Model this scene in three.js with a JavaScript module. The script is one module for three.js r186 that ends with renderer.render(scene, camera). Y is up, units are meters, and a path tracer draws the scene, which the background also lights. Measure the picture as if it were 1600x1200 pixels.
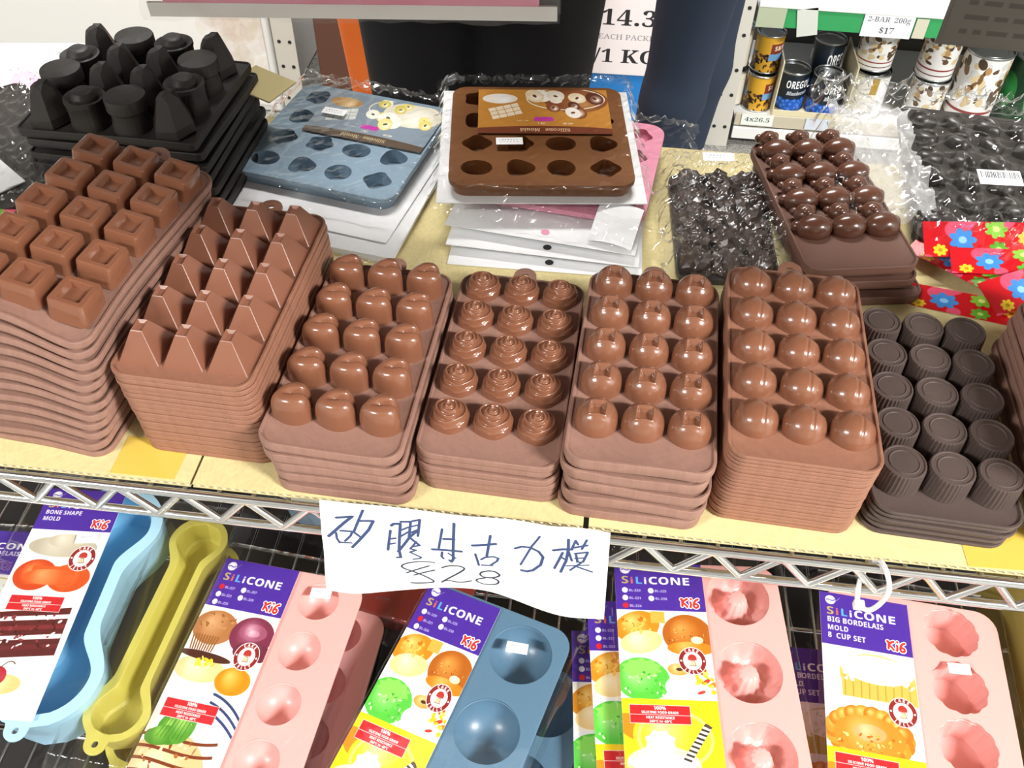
import * as THREE from 'three';
import { mergeGeometries, toCreasedNormals } from 'three/addons/utils/BufferGeometryUtils.js';
import { RoundedBoxGeometry } from 'three/addons/geometries/RoundedBoxGeometry.js';
import { RectAreaLightUniformsLib } from 'three/addons/lights/RectAreaLightUniformsLib.js';
import { MarchingCubes } from 'three/addons/objects/MarchingCubes.js';
import { createNoise2D } from 'simplex-noise';

// ------------------------------------------------------------------ camera, light, exposure
const scene = new THREE.Scene();
scene.background = new THREE.Color(0x000000);
const camera = new THREE.PerspectiveCamera(2 * Math.atan(600 / 1436.7) * 180 / Math.PI, 4 / 3, 0.02, 30);
{
  const pitch = 0.8229, yaw = 0.0987, roll = 0.0247;
  const F = new THREE.Vector3(-Math.sin(yaw) * Math.cos(pitch), -Math.sin(pitch), -Math.cos(yaw) * Math.cos(pitch));
  const R0 = new THREE.Vector3(Math.cos(yaw), 0, -Math.sin(yaw)), U0 = R0.clone().cross(F);
  const R = R0.clone().multiplyScalar(Math.cos(roll)).addScaledVector(U0, Math.sin(roll)), U = R.clone().cross(F);
  camera.position.set(0, 1.417, 0);
  camera.quaternion.setFromRotationMatrix(new THREE.Matrix4().makeBasis(R, U, F.clone().negate()));
}
const renderer = new THREE.WebGLRenderer({ antialias: true });
renderer.toneMapping = THREE.LinearToneMapping;
renderer.toneMappingExposure = 1.0;
renderer.shadowMap.enabled = true;
RectAreaLightUniformsLib.init();
const LAMP_RADIANCE = 145;
const LAMPS = [   // x, z, turn, strength, label
  [2.35, 0.95, 0.15, 1.75, 'white ceiling light panel with diffuser, nearest the rack of cans'],
  [-2.15, 1.25, -0.1, 0.75, 'white ceiling light panel with diffuser, over the white cabinet side of the aisle'],
  [-0.25, -1.50, 0, 0.5, 'white ceiling light panel with diffuser, above the shoppers'],
];

// ------------------------------------------------------------------ helpers
const C = 0.86;                        // top of the cardboard on the display shelf
function rng(seed) { let a = seed >>> 0; return () => { a = (a + 0x6d2b79f5) | 0; let t = Math.imul(a ^ (a >>> 15), 1 | a); t = (t + Math.imul(t ^ (t >>> 7), 61 | t)) ^ t; return ((t ^ (t >>> 14)) >>> 0) / 4294967296; }; }
const noise = createNoise2D(rng(7)), noiseB = createNoise2D(rng(19));
const taken = new Map();
function numbered(n) { const k = taken.get(n) ?? 0; taken.set(n, k + 1); return k ? n + '_' + String(k).padStart(3, '0') : n; }
function shade(o) { o.castShadow = true; o.receiveShadow = true; return o; }
function tag(o, label, category, group, kind) { if (label) o.userData.label = label; if (category) o.userData.category = category; if (group) o.userData.group = group; if (kind) o.userData.kind = kind; return o; }
function thing(name, label, category, pos = [0, 0, 0], turn = 0, group) {
  const o = new THREE.Group(); o.name = numbered(name); o.position.set(...pos); o.rotation.y = turn; scene.add(o); return tag(o, label, category, group);
}
function solo(name, geo, mat, label, category, pos = [0, 0, 0], turn = 0, group) {
  const o = shade(new THREE.Mesh(geo, mat)); o.name = numbered(name); o.position.set(...pos); o.rotation.y = turn; scene.add(o); return tag(o, label, category, group);
}
function part(name, geo, mat, parent, pos, rot, label) {
  const o = shade(new THREE.Mesh(geo, mat)); o.name = name; if (pos) o.position.set(...pos); if (rot) o.rotation.set(...rot); if (label) o.userData.label = label; parent.add(o); return o;
}
function struct(name, geo, mat, pos = [0, 0, 0]) { const o = shade(new THREE.Mesh(geo, mat)); o.name = name; o.position.set(...pos); o.userData.kind = 'structure'; scene.add(o); return o; }
const box = (w, h, d, x = 0, y = 0, z = 0) => new THREE.BoxGeometry(w, h, d).translate(x, y, z);
const rbox = (w, h, d, r = 0.002, x = 0, y = 0, z = 0, s = 2) => new RoundedBoxGeometry(w, h, d, s, r).translate(x, y, z);
function rod(a, b, r, seg = 8) {
  const A = new THREE.Vector3(...a), B = new THREE.Vector3(...b), d = B.clone().sub(A);
  const g = new THREE.CylinderGeometry(r, r, d.length(), seg, 1);
  g.applyQuaternion(new THREE.Quaternion().setFromUnitVectors(new THREE.Vector3(0, 1, 0), d.clone().normalize()));
  const m = A.add(B).multiplyScalar(0.5); return g.translate(m.x, m.y, m.z);
}
const flat = (gs) => mergeGeometries(gs.map((g) => { const n = g.index ? g.toNonIndexed() : g; for (const k of Object.keys(n.attributes)) if (!['position', 'normal', 'uv'].includes(k)) n.deleteAttribute(k); return n; }));

// rounded rectangle outline, counter-clockwise seen from above, always the same number of points
function rr(w, d, r, n = 5, e = 6) {
  const p = [], hw = w / 2, hd = d / 2; r = Math.max(0.0003, Math.min(r, hw, hd));
  const cs = [[hw - r, -hd + r, -Math.PI / 2], [hw - r, hd - r, 0], [-hw + r, hd - r, Math.PI / 2], [-hw + r, -hd + r, Math.PI]];
  cs.forEach(([cx, cz, a0], k) => {
    for (let i = 0; i <= n; i++) { const a = a0 + (i / n) * Math.PI / 2; p.push([cx + r * Math.cos(a), cz + r * Math.sin(a)]); }
    const nx = cs[(k + 1) % 4], la = p[p.length - 1], nb = [nx[0] + r * Math.cos(nx[2]), nx[1] + r * Math.sin(nx[2])];
    for (let i = 1; i < e; i++) p.push([la[0] + (nb[0] - la[0]) * i / e, la[1] + (nb[1] - la[1]) * i / e]);
  });
  return p;
}
// skin over a list of closed outlines (arrays of [x, y, z]) with end caps
function loft(loops, { start = true, end = true, crease = 0.6 } = {}) {
  const n = loops[0].length, pos = [], uv = [], idx = [];
  const push = (p) => { pos.push(p[0], p[1], p[2]); uv.push(p[0], p[2]); };
  loops.forEach((l) => l.forEach(push));
  for (let k = 0; k < loops.length - 1; k++) for (let i = 0; i < n; i++) { const a = k * n + i, b = k * n + (i + 1) % n, c = a + n, d = b + n; idx.push(a, c, b, b, c, d); }
  const cap = (k, flip) => { const l = loops[k], m = l.reduce((s, p) => [s[0] + p[0] / n, s[1] + p[1] / n, s[2] + p[2] / n], [0, 0, 0]), at = pos.length / 3; push(m); for (let i = 0; i < n; i++) { const a = k * n + i, b = k * n + (i + 1) % n; flip ? idx.push(at, a, b) : idx.push(at, b, a); } };
  if (start) cap(0, true); if (end) cap(loops.length - 1, false);
  const g = new THREE.BufferGeometry();
  g.setAttribute('position', new THREE.Float32BufferAttribute(pos, 3)); g.setAttribute('uv', new THREE.Float32BufferAttribute(uv, 2)); g.setIndex(idx);
  if (crease === null) { g.computeVertexNormals(); return g; }
  return toCreasedNormals(g, crease);
}
const rrLoft = (w, d, r, steps, o = {}) => loft(steps.map(([inset, y, own]) => rr(w - 2 * inset, d - 2 * inset, own ?? r - inset, o.n ?? 5, o.e ?? 6).map(([x, z]) => [x, y, z])), o);
function bend(g, fn, crease = 0.6) {   // moves vertices; fn(x, y, z) gives the lift
  const p = g.attributes.position; for (let i = 0; i < p.count; i++) p.setY(i, p.getY(i) + fn(p.getX(i), p.getY(i), p.getZ(i)));
  g.deleteAttribute('normal'); return toCreasedNormals(g, crease);
}
// dome-like body over a polar outline: R(a) outline radius, H height, e1/e2 roundness, detail(x, z, t) lowers the skin
function dome(R, H, e1, e2, detail, nt = 22, na = 40) {
  const loops = [];
  for (let k = nt; k >= 0; k--) {
    const t = (k / nt) * Math.PI / 2 || 0.002, l = [];
    for (let i = 0; i < na; i++) { const a = (i / na) * Math.PI * 2, r = R(a) * Math.pow(Math.sin(t), e1), x = r * Math.cos(a), z = r * Math.sin(a); let y = H * Math.pow(Math.max(0, Math.cos(t)), e2); if (detail) y = Math.max(0, y - detail(x, z, t, a)); l.push([x, y, z]); }
    loops.push(l);
  }
  return loft(loops, { start: false, crease: null });
}
const gauss = (x, s) => Math.exp(-(x * x) / (s * s)), step = (a, b, x) => { const t = Math.min(1, Math.max(0, (x - a) / (b - a))); return t * t * (3 - 2 * t); };

// ------------------------------------------------------------------ textures and materials
function canvas(w, h, draw) { const c = document.createElement('canvas'); c.width = w; c.height = h; draw(c.getContext('2d'), w, h); const t = new THREE.CanvasTexture(c); t.colorSpace = THREE.SRGBColorSpace; t.wrapS = t.wrapT = THREE.ClampToEdgeWrapping; return t; }
function dataTex(n, fn, srgb) { const d = new Uint8Array(n * n * 4); for (let y = 0; y < n; y++) for (let x = 0; x < n; x++) { const v = fn(x / n, y / n), o = (y * n + x) * 4; const c = Array.isArray(v) ? v : [v, v, v]; for (let k = 0; k < 3; k++) d[o + k] = Math.max(0, Math.min(255, c[k] * 255)); d[o + 3] = 255; } const t = new THREE.DataTexture(d, n, n); t.wrapS = t.wrapT = THREE.RepeatWrapping; t.magFilter = THREE.LinearFilter; t.minFilter = THREE.LinearFilter; if (srgb) t.colorSpace = THREE.SRGBColorSpace; t.needsUpdate = true; return t; }
const tile = (x, y, f, N = noise) => { const a = x * Math.PI * 2, b = y * Math.PI * 2; return 0.5 * N(Math.cos(a) * f, Math.sin(a) * f + Math.sin(b) * f * 0.7) + 0.5 * N(Math.cos(b) * f + 3.1, Math.sin(b) * f + Math.cos(a) * f * 0.7 + 5.2); };
const grainTex = dataTex(256, (x, y) => 0.5 + 0.25 * tile(x, y, 22) + 0.25 * tile(x, y, 9, noiseB));
const dustTex = dataTex(512, (x, y) => { const v = 0.86 + 0.07 * tile(x, y, 4) + 0.05 * tile(x, y, 14, noiseB) + 0.03 * tile(x, y, 40); return [v, v, v]; });
const rep = (t, sx, sy = sx) => { const c = t.clone(); c.repeat.set(sx, sy); c.needsUpdate = true; return c; };
const grain20 = rep(grainTex, 20), dust6 = rep(dustTex, 6);
const lin = (r, g, b) => new THREE.Color().setRGB(r, g, b);
const std = (color, roughness = 0.6, o = {}) => new THREE.MeshStandardMaterial({ color, roughness, ...o });
const phys = (color, roughness = 0.5, o = {}) => new THREE.MeshPhysicalMaterial({ color, roughness, ...o });
const M = {
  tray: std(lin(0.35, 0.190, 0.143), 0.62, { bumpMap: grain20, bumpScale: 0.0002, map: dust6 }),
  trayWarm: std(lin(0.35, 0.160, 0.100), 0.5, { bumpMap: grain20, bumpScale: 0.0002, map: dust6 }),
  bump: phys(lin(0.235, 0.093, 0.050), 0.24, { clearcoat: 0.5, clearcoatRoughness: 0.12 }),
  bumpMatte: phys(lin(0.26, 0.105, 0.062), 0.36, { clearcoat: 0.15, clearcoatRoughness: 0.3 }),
  teddy: phys(lin(0.11, 0.042, 0.024), 0.25, { clearcoat: 0.5, clearcoatRoughness: 0.15 }),
  teddyTray: std(lin(0.14, 0.066, 0.046), 0.55),
  dark: std(lin(0.021, 0.017, 0.015), 0.55, { bumpMap: grain20, bumpScale: 0.0002 }),
  darkBag: phys(lin(0.024, 0.019, 0.017), 0.35),
  brownBag: phys(lin(0.050, 0.032, 0.026), 0.3, { clearcoat: 0.5, clearcoatRoughness: 0.1 }),
  filmHazy: phys(lin(1, 1, 1), 0.28, { transmission: 1, thickness: 0, ior: 1.5, side: THREE.DoubleSide }),
  cup: std(lin(0.085, 0.058, 0.050), 0.62, { bumpMap: grain20, bumpScale: 0.0003 }),
  blue: phys(lin(0.10, 0.20, 0.30), 0.4, { clearcoat: 0.3, clearcoatRoughness: 0.25 }),
  blueGrey: phys(lin(0.24, 0.34, 0.43), 0.4),
  brownPack: phys(lin(0.20, 0.075, 0.020), 0.35),
  pink: phys(lin(0.85, 0.43, 0.40), 0.42, { clearcoat: 0.3, clearcoatRoughness: 0.25 }),
  rosePink: phys(lin(0.78, 0.30, 0.42), 0.42),
  skyBlue: phys(lin(0.42, 0.70, 0.90), 0.4, { clearcoat: 0.3, clearcoatRoughness: 0.2 }),
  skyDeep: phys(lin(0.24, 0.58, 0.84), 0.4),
  yellow: phys(lin(0.70, 0.63, 0.13), 0.4, { transmission: 0.15, thickness: 0 }),
  darkRed: phys(lin(0.20, 0.02, 0.015), 0.4),
  paper: std(lin(0.86, 0.87, 0.88), 0.8),
  card: std(lin(0.80, 0.68, 0.34), 0.85, { bumpMap: grain20, bumpScale: 0.0003, map: rep(dustTex, 3) }),
  cardEdge: std(lin(0.70, 0.64, 0.44), 0.9),
  tape: phys(lin(0.72, 0.50, 0.09), 0.25, { clearcoat: 0.6, clearcoatRoughness: 0.1 }),
  chrome: std(lin(0.80, 0.81, 0.83), 0.16, { metalness: 1 }),
  film: phys(lin(1, 1, 1), 0.06, { transmission: 1, thickness: 0, ior: 1.45, side: THREE.DoubleSide }),
  filmDull: phys(lin(0.97, 0.97, 0.97), 0.2, { transmission: 1, thickness: 0, ior: 1.45, side: THREE.DoubleSide }),
  sticker: std(lin(0.88, 0.88, 0.88), 0.6),
  white: std(lin(0.82, 0.82, 0.80), 0.5),
  whitePlastic: phys(lin(0.85, 0.85, 0.83), 0.35),
  post: std(lin(0.62, 0.60, 0.53), 0.45),
  hole: std(lin(0.02, 0.02, 0.02), 0.9),
  tin: std(lin(0.6, 0.62, 0.63), 0.25, { metalness: 1 }),
  jacket: std(lin(0.005, 0.005, 0.006), 0.75),
  trousers: std(lin(0.005, 0.005, 0.008), 0.8),
  jeans: std(lin(0.020, 0.032, 0.060), 0.85),
  skin: phys(lin(0.55, 0.33, 0.22), 0.5),
  hair: std(lin(0.012, 0.010, 0.009), 0.6),
  shoe: std(lin(0.03, 0.03, 0.03), 0.5),
  orange: phys(lin(0.85, 0.16, 0.012), 0.45),
  carton: std(lin(0.12, 0.05, 0.03), 0.8),
  blueCarton: std(lin(0.02, 0.22, 0.62), 0.6),
  green: phys(lin(0.03, 0.33, 0.10), 0.35),
  ceiling: std(lin(0.66, 0.66, 0.65), 0.9),
  housing: std(lin(0.75, 0.75, 0.75), 0.5),
};

// ------------------------------------------------------------------ the shop: floor, walls, ceiling, lamps
{
  const terrazzo = dataTex(512, (x, y) => { const s = tile(x, y, 60) * 0.5 + tile(x, y, 33, noiseB) * 0.5, v = 0.56 + 0.05 * tile(x, y, 5) + (s > 0.28 ? -0.28 : s < -0.3 ? 0.16 : 0); return [v, v * 0.99, v * 0.95]; }, true);
  struct('floor', box(7.6, 0.1, 7.0, 0, -0.05, 0.1), std(0xffffff, 0.45, { map: rep(terrazzo, 7, 7) }));
  const wallTex = dataTex(512, (x, y) => { const v = 0.70 + 0.03 * tile(x, y, 3) + 0.02 * tile(x, y, 18, noiseB); return [v, v * 0.995, v * 0.97]; }, true);
  const wm = std(0xffffff, 0.85, { map: rep(wallTex, 3) });
  struct('wall_back', box(7.6, 2.9, 0.12, 0, 1.45, -3.16), wm);
  struct('wall_front', box(7.6, 2.9, 0.12, 0, 1.45, 3.46), wm);
  struct('wall_left', box(0.12, 2.9, 6.6, -3.66, 1.45, 0.15), wm);
  struct('wall_right', box(0.12, 2.9, 6.6, 3.66, 1.45, 0.15), wm);
  struct('ceiling', box(7.6, 0.1, 7.0, 0, 2.9, 0.1), M.ceiling);
  for (const [x, z, turn, s, label] of LAMPS) {
    const t = thing('ceiling_light', label, 'light', [x, 2.85, z], turn);
    part('housing', rbox(1.26, 0.06, 0.36, 0.01, 0, -0.03, 0), M.housing, t);
    part('diffuser', box(1.2, 0.006, 0.30, 0, -0.064, 0), std(0xffffff, 0.5, { emissive: lin(1, 1, 1), emissiveIntensity: 6 }), t);
    const l = new THREE.RectAreaLight(new THREE.Color().setRGB(1.0, 0.985, 0.955), LAMP_RADIANCE * s, 1.2, 0.30);
    l.position.set(x, 2.85 - 0.072, z); l.rotation.set(-Math.PI / 2, 0, turn, 'YXZ'); l.lookAt(x, 0, z + 1e-4); l.name = 'light_of_panel'; scene.add(l);
  }
}

// ------------------------------------------------------------------ wire display shelves
const SX = 0.78;
function wireShelf(label, y, z0, z1, period = 0.0495) {
  const t = thing('wire_shelf', label, 'shelf', [0, y, 0]);
  const tri = (x) => Math.asin(0.985 * Math.sin((x / period) * Math.PI * 2)) / Math.asin(0.985);
  for (const z of [z1, z0]) {
    part('rail', rod([-SX, 0, z], [SX, 0, z], 0.0037, 10), M.chrome, t);
    part('rail', rod([-SX, -0.030, z], [SX, -0.030, z], 0.0034, 10), M.chrome, t);
    const pts = []; for (let x = -SX; x <= SX + 1e-6; x += period / 16) pts.push(new THREE.Vector3(x, -0.015 + 0.0135 * tri(x), z + 0.0002));
    part('truss_wire', new THREE.TubeGeometry(new THREE.CatmullRomCurve3(pts), pts.length * 2, 0.0030, 8), M.chrome, t);
  }
  for (let x = -SX + 0.02; x < SX; x += 0.0265) part('cross_wire', rod([x, 0.0005, z0], [x, 0.0005, z1], 0.0017, 6), M.chrome, t);
  for (const f of [0.25, 0.5, 0.75]) part('support_rail', rod([-SX, -0.005, z0 + (z1 - z0) * f], [SX, -0.005, z0 + (z1 - z0) * f], 0.0026, 8), M.chrome, t);
  return t;
}
const CARD_T = 0.0042;
const shelf = wireShelf('chrome wire shelf with zigzag front truss carrying the brown moulds', C - CARD_T - 0.0038, -0.885, -0.378);
wireShelf('chrome wire shelf below, under the bagged moulds', 0.545, -0.90, -0.10);
wireShelf('chrome wire shelf above the moulds, carrying the brown board', 1.375, -0.885, -0.235);
for (const [x, z] of [[-SX - 0.012, -0.885], [SX + 0.012, -0.885], [-SX - 0.012, -0.39], [SX + 0.012, -0.39]])
  solo('shelf_post', flat([new THREE.CylinderGeometry(0.0125, 0.0125, 1.9, 20).translate(0, 0.97, 0), new THREE.CylinderGeometry(0.02, 0.022, 0.02, 20).translate(0, 0.01, 0)]), M.chrome, 'chrome round post of the wire shelving', 'post', [x, 0, z], 0, 'posts of the wire shelving');
solo('shelf_board', box(2 * SX - 0.02, 0.006, 0.64, 0, 1.3825, -0.562), M.carton, 'brown board lying on the wire shelf above the moulds', 'board');

// cardboard sheets on the display shelf, fluted edge to the front
function cardSheet(x0, x1, label, tapes) {
  const w = x1 - x0, zf = -0.382, zb = -0.886, t = thing('cardboard_sheet', label, 'cardboard', [(x0 + x1) / 2, C - CARD_T, 0], 0, undefined);
  part('top_liner', box(w, 0.0007, zf - zb, 0, CARD_T - 0.00035, (zf + zb) / 2), M.card, t);
  part('bottom_liner', box(w, 0.0007, zf - zb, 0, 0.00035, (zf + zb) / 2), M.card, t);
  const n = Math.round(w / 0.0011), pos = [], idx = [];
  for (let i = 0; i <= n; i++) { const x = -w / 2 + w * i / n, y = CARD_T / 2 + (CARD_T / 2 - 0.0008) * Math.sin(i * Math.PI * 2 / 6); pos.push(x, y, zf, x, y, zf - 0.03); if (i) { const a = 2 * i - 2; idx.push(a, a + 2, a + 1, a + 1, a + 2, a + 3); } }
  const g = new THREE.BufferGeometry(); g.setAttribute('position', new THREE.Float32BufferAttribute(pos, 3)); g.setIndex(idx); g.computeVertexNormals();
  part('fluting', g, M.cardEdge, t);
  for (const [tx, tz, tw, td, r] of tapes) part('packing_tape', box(tw, 0.0003, td), M.tape, t, [tx - (x0 + x1) / 2, CARD_T + 0.0002, tz], [0, r, 0], 'glossy amber packing tape');
}
cardSheet(-0.74, -0.2775, 'pale yellow cardboard sheet under the square and pyramid mould stacks', [[-0.315, -0.402, 0.05, 0.036, 0]]);
cardSheet(-0.2755, 0.0165, 'pale yellow cardboard sheet under the heart and rose mould stacks', []);
cardSheet(0.0205, 0.74, 'pale yellow cardboard sheet under the dimpled dome and dark cup moulds', [[0.325, -0.402, 0.075, 0.036, 0.04]]);

// ------------------------------------------------------------------ silicone chocolate moulds
const W = 0.105, L = 0.201;
function trayGeo(w, l, r, T, { lip = 0.0016, wave, e = 6, solid = true } = {}) {
  const s = [[0.004, 0], [0.0006, 0.0005], [0, T * 0.35], [0, T - 0.0008], [0.0006, T], [0.0021, T], [0.0029, T - lip * 0.8], [0.0040, T - lip]];
  const m = Math.min(w, l) / 2; for (const f of [0.25, 0.5, 0.75, 0.93]) s.push([0.004 + (m - 0.004) * f, T - lip]);
  let g = rrLoft(w, l, r, s, { e, n: 6, crease: 0.7 });
  if (wave) g = bend(g, wave, 0.7);
  return g;
}
const tabGeo = (() => {
  const s = new THREE.Shape(); s.moveTo(-0.013, 0.003); s.quadraticCurveTo(-0.0095, 0, -0.009, -0.004); s.absarc(0, -0.006, 0.009, Math.PI, 0, true); s.lineTo(0.009, -0.004); s.quadraticCurveTo(0.0095, 0, 0.013, 0.003); s.lineTo(-0.013, 0.003);
  const s2 = new THREE.Shape(); s2.moveTo(-0.013, -0.003); s2.quadraticCurveTo(-0.0095, 0, -0.009, 0.006); s2.absarc(0, 0.006, 0.009, Math.PI, 0, true); s2.quadraticCurveTo(0.0095, 0, 0.013, -0.003); s2.lineTo(-0.013, -0.003);
  const h = new THREE.Path(); h.absarc(0, 0.0065, 0.0036, 0, Math.PI * 2, false); s2.holes.push(h);
  return new THREE.ExtrudeGeometry(s2, { depth: 0.0022, bevelEnabled: true, bevelSize: 0.0006, bevelThickness: 0.0006, bevelSegments: 2, curveSegments: 14 }).rotateX(-Math.PI / 2);
})();
// cavity shapes, all standing on y = 0
const CAV = {
  square: rrLoft(0.0275, 0.0285, 0.004, [[0, 0], [0.0006, 0.010], [0.0009, 0.0164], [0.0014, 0.0175], [0.0023, 0.0180], [0.0052, 0.0180, 0.0016], [0.0057, 0.0176, 0.0014], [0.0070, 0.0128, 0.0012], [0.0090, 0.0126, 0.0010]], { start: false, n: 4, e: 2, crease: 0.5 }),
  pyramid: rrLoft(0.0300, 0.0335, 0.0006, [[0, 0], [0.0106, 0.0228], [0.0111, 0.0234], [0.0132, 0.0216]], { start: false, n: 1, e: 1, crease: 0.2 }),
  heart: dome((a) => { const b = a > Math.PI ? a - 2 * Math.PI : a, s = Math.abs(b); return 0.0138 * (1 - 0.20 * gauss(b, 0.30) + 0.10 * gauss(s - 0.75, 0.5) - 0.06 * gauss(s - 2.0, 0.6) + 0.17 * gauss(Math.PI - s, 0.4)); }, 0.0235, 0.52, 0.55,
    (x, z, t) => 0.0056 * gauss(z, 0.0019) * step(-0.009, 0.006, x) * step(1.55, 1.15, t) + 0.0010 * step(0.004, -0.014, x), 26, 52),
  rose: (() => {
    const tiers = [[0.0150, 0.0066, 0, 0], [0.0130, 0.0034, 0.0003, 0.6], [0.0102, 0.0030, -0.0005, 2.1], [0.0070, 0.0022, 0.0004, 3.9], [0.0038, 0.0012, 0, 5.2]];
    const loops = [], na = 48, prof = [];
    for (let k = 0; k <= 34; k++) prof.push(1 - k / 34 * 0.985);
    loops.push(...[0, 0.45, 0.8].map((f) => Array.from({ length: na }, (_, i) => { const a = i / na * Math.PI * 2, r = 0.0150 * (1 + 0.03 * Math.cos(5 * a)) * (1 - 0.03 * f); return [r * Math.cos(a), 0.0062 * f, r * Math.sin(a)]; })));
    for (const f of prof) loops.push(Array.from({ length: na }, (_, i) => {
      const a = i / na * Math.PI * 2, r = 0.0146 * f * (1 + 0.03 * Math.cos(5 * a)), x = r * Math.cos(a), z = r * Math.sin(a); let y = 0;
      for (const [tr, h, off, ph] of tiers) { const q = Math.hypot(x - off, z - off * 0.6), edge = tr * (1 + 0.055 * Math.cos(3 * a + ph) + 0.03 * Math.cos(2 * a + ph * 2)) ; y += h * step(edge, edge - 0.0010, q); y += 0.0011 * gauss(q - (edge - 0.0016), 0.0007) * (tr < 0.0149 ? 1 : 0.4); }
      return [x, Math.max(y, 0.0050), z];
    }));
    return loft(loops, { start: false, crease: null });
  })(),
  dimple: dome(() => 0.0157, 0.0188, 0.90, 0.84, (x, z) => { const u = Math.max(Math.abs(x), Math.abs(z - 0.0016)) / 0.0056; return (u < 1 ? 0.0040 * step(1, 0.5, u) : 0) - 0.0008 * gauss(u - 1.1, 0.14) + 0.0006 * gauss(u, 0.5); }, 44, 72),
  peach: dome(() => 0.0158, 0.0168, 0.93, 0.90, (x, z) => 0.0009 * gauss(x - 0.0042 + z * 0.08, 0.0007) + 0.0026 * gauss(Math.hypot(x - 0.0095, z + 0.0065), 0.0033) + 0.0012 * gauss(x - 0.0042, 0.0016) * step(-0.002, -0.012, z), 30, 56),
  cup: (() => {
    const s = [[0.0168, 0], [0.0163, 0.008], [0.0160, 0.014], [0.0156, 0.0200], [0.0152, 0.0212], [0.0143, 0.0214], [0.0138, 0.0206], [0.0112, 0.0204], [0.0108, 0.0210], [0.0103, 0.0210], [0.0098, 0.0205], [0.004, 0.0205]];
    return loft(s.map(([r, y], k) => Array.from({ length: 72 }, (_, i) => { const a = i / 72 * Math.PI * 2, q = r + (k > 0 && k < 4 ? (i % 2 ? 0.00035 : -0.00035) : 0); return [q * Math.cos(a), y, q * Math.sin(a)]; })), { start: false, crease: 0.5 });
  })(),
  gem: (() => { const ring = (r, y, ph, sq = 1) => Array.from({ length: 6 }, (_, i) => { const a = i / 6 * Math.PI * 2 + ph; return [r * Math.cos(a) * sq, y + 0.0022 * Math.cos(a), r * Math.sin(a)]; }); return loft([ring(0.0175, 0, 0), ring(0.0168, 0.007, 0), ring(0.0098, 0.027, 0), ring(0.0066, 0.0325, 0.5), ring(0.0012, 0.0335, 0.5)], { start: false, crease: 0.1 }); })(),
  disc: loft([[0.0155, 0], [0.0150, 0.006], [0.0138, 0.012], [0.0136, 0.0155], [0.0152, 0.0165], [0.0160, 0.0175], [0.0160, 0.0262], [0.0154, 0.0275], [0.0145, 0.0278]].map(([r, y]) => Array.from({ length: 32 }, (_, i) => { const a = i / 32 * Math.PI * 2; return [r * Math.cos(a), y, r * Math.sin(a)]; })), { start: false, crease: 0.6 }),
  ball: loft([[0.0158, 0], [0.0150, 0.010], [0.0152, 0.019], [0.0160, 0.021], [0.0158, 0.0235], [0.0145, 0.0242], [0.0115, 0.0222], [0.0105, 0.0215], [0.0100, 0.0245], [0.0080, 0.0282], [0.0045, 0.0302], [0.0012, 0.0308]].map(([r, y]) => Array.from({ length: 32 }, (_, i) => { const a = i / 32 * Math.PI * 2; return [r * Math.cos(a), y, r * Math.sin(a)]; })), { start: false, crease: 0.8 }),
  teddy: flat([new THREE.SphereGeometry(1, 20, 14).scale(0.0138, 0.0105, 0.0105).translate(0.001, 0.0052, 0.006), new THREE.SphereGeometry(0.0085, 18, 12).translate(-0.003, 0.0075, -0.0075), new THREE.SphereGeometry(0.0035, 12, 8).translate(-0.0098, 0.007, -0.0125), new THREE.SphereGeometry(0.0035, 12, 8).translate(0.004, 0.008, -0.0135), new THREE.SphereGeometry(0.0045, 12, 8).translate(-0.0115, 0.0042, 0.002), new THREE.SphereGeometry(0.0048, 12, 8).translate(0.0125, 0.0048, 0.001), new THREE.SphereGeometry(0.0036, 12, 8).translate(-0.004, 0.0125, -0.0045)]),
  rock: (() => { const g = new THREE.IcosahedronGeometry(0.0155, 2), p = g.attributes.position; for (let i = 0; i < p.count; i++) { const x = p.getX(i), y = p.getY(i), z = p.getZ(i), k = 1 + 0.28 * noise(x * 90 + y * 70, z * 90 - y * 50); p.setXYZ(i, x * k, Math.max(-0.002, y * k * 1.1), z * k); } g.deleteAttribute('normal'); return toCreasedNormals(g, 0.35); })(),
};
const LIP = 0.0016;
const ORD = ['', 'first', 'second', 'third', 'fourth', 'fifth', 'sixth', 'seventh', 'eighth', 'ninth', 'tenth', 'eleventh', 'twelfth', 'thirteenth', 'fourteenth', 'fifteenth', 'sixteenth', 'seventeenth', 'eighteenth'];
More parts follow.
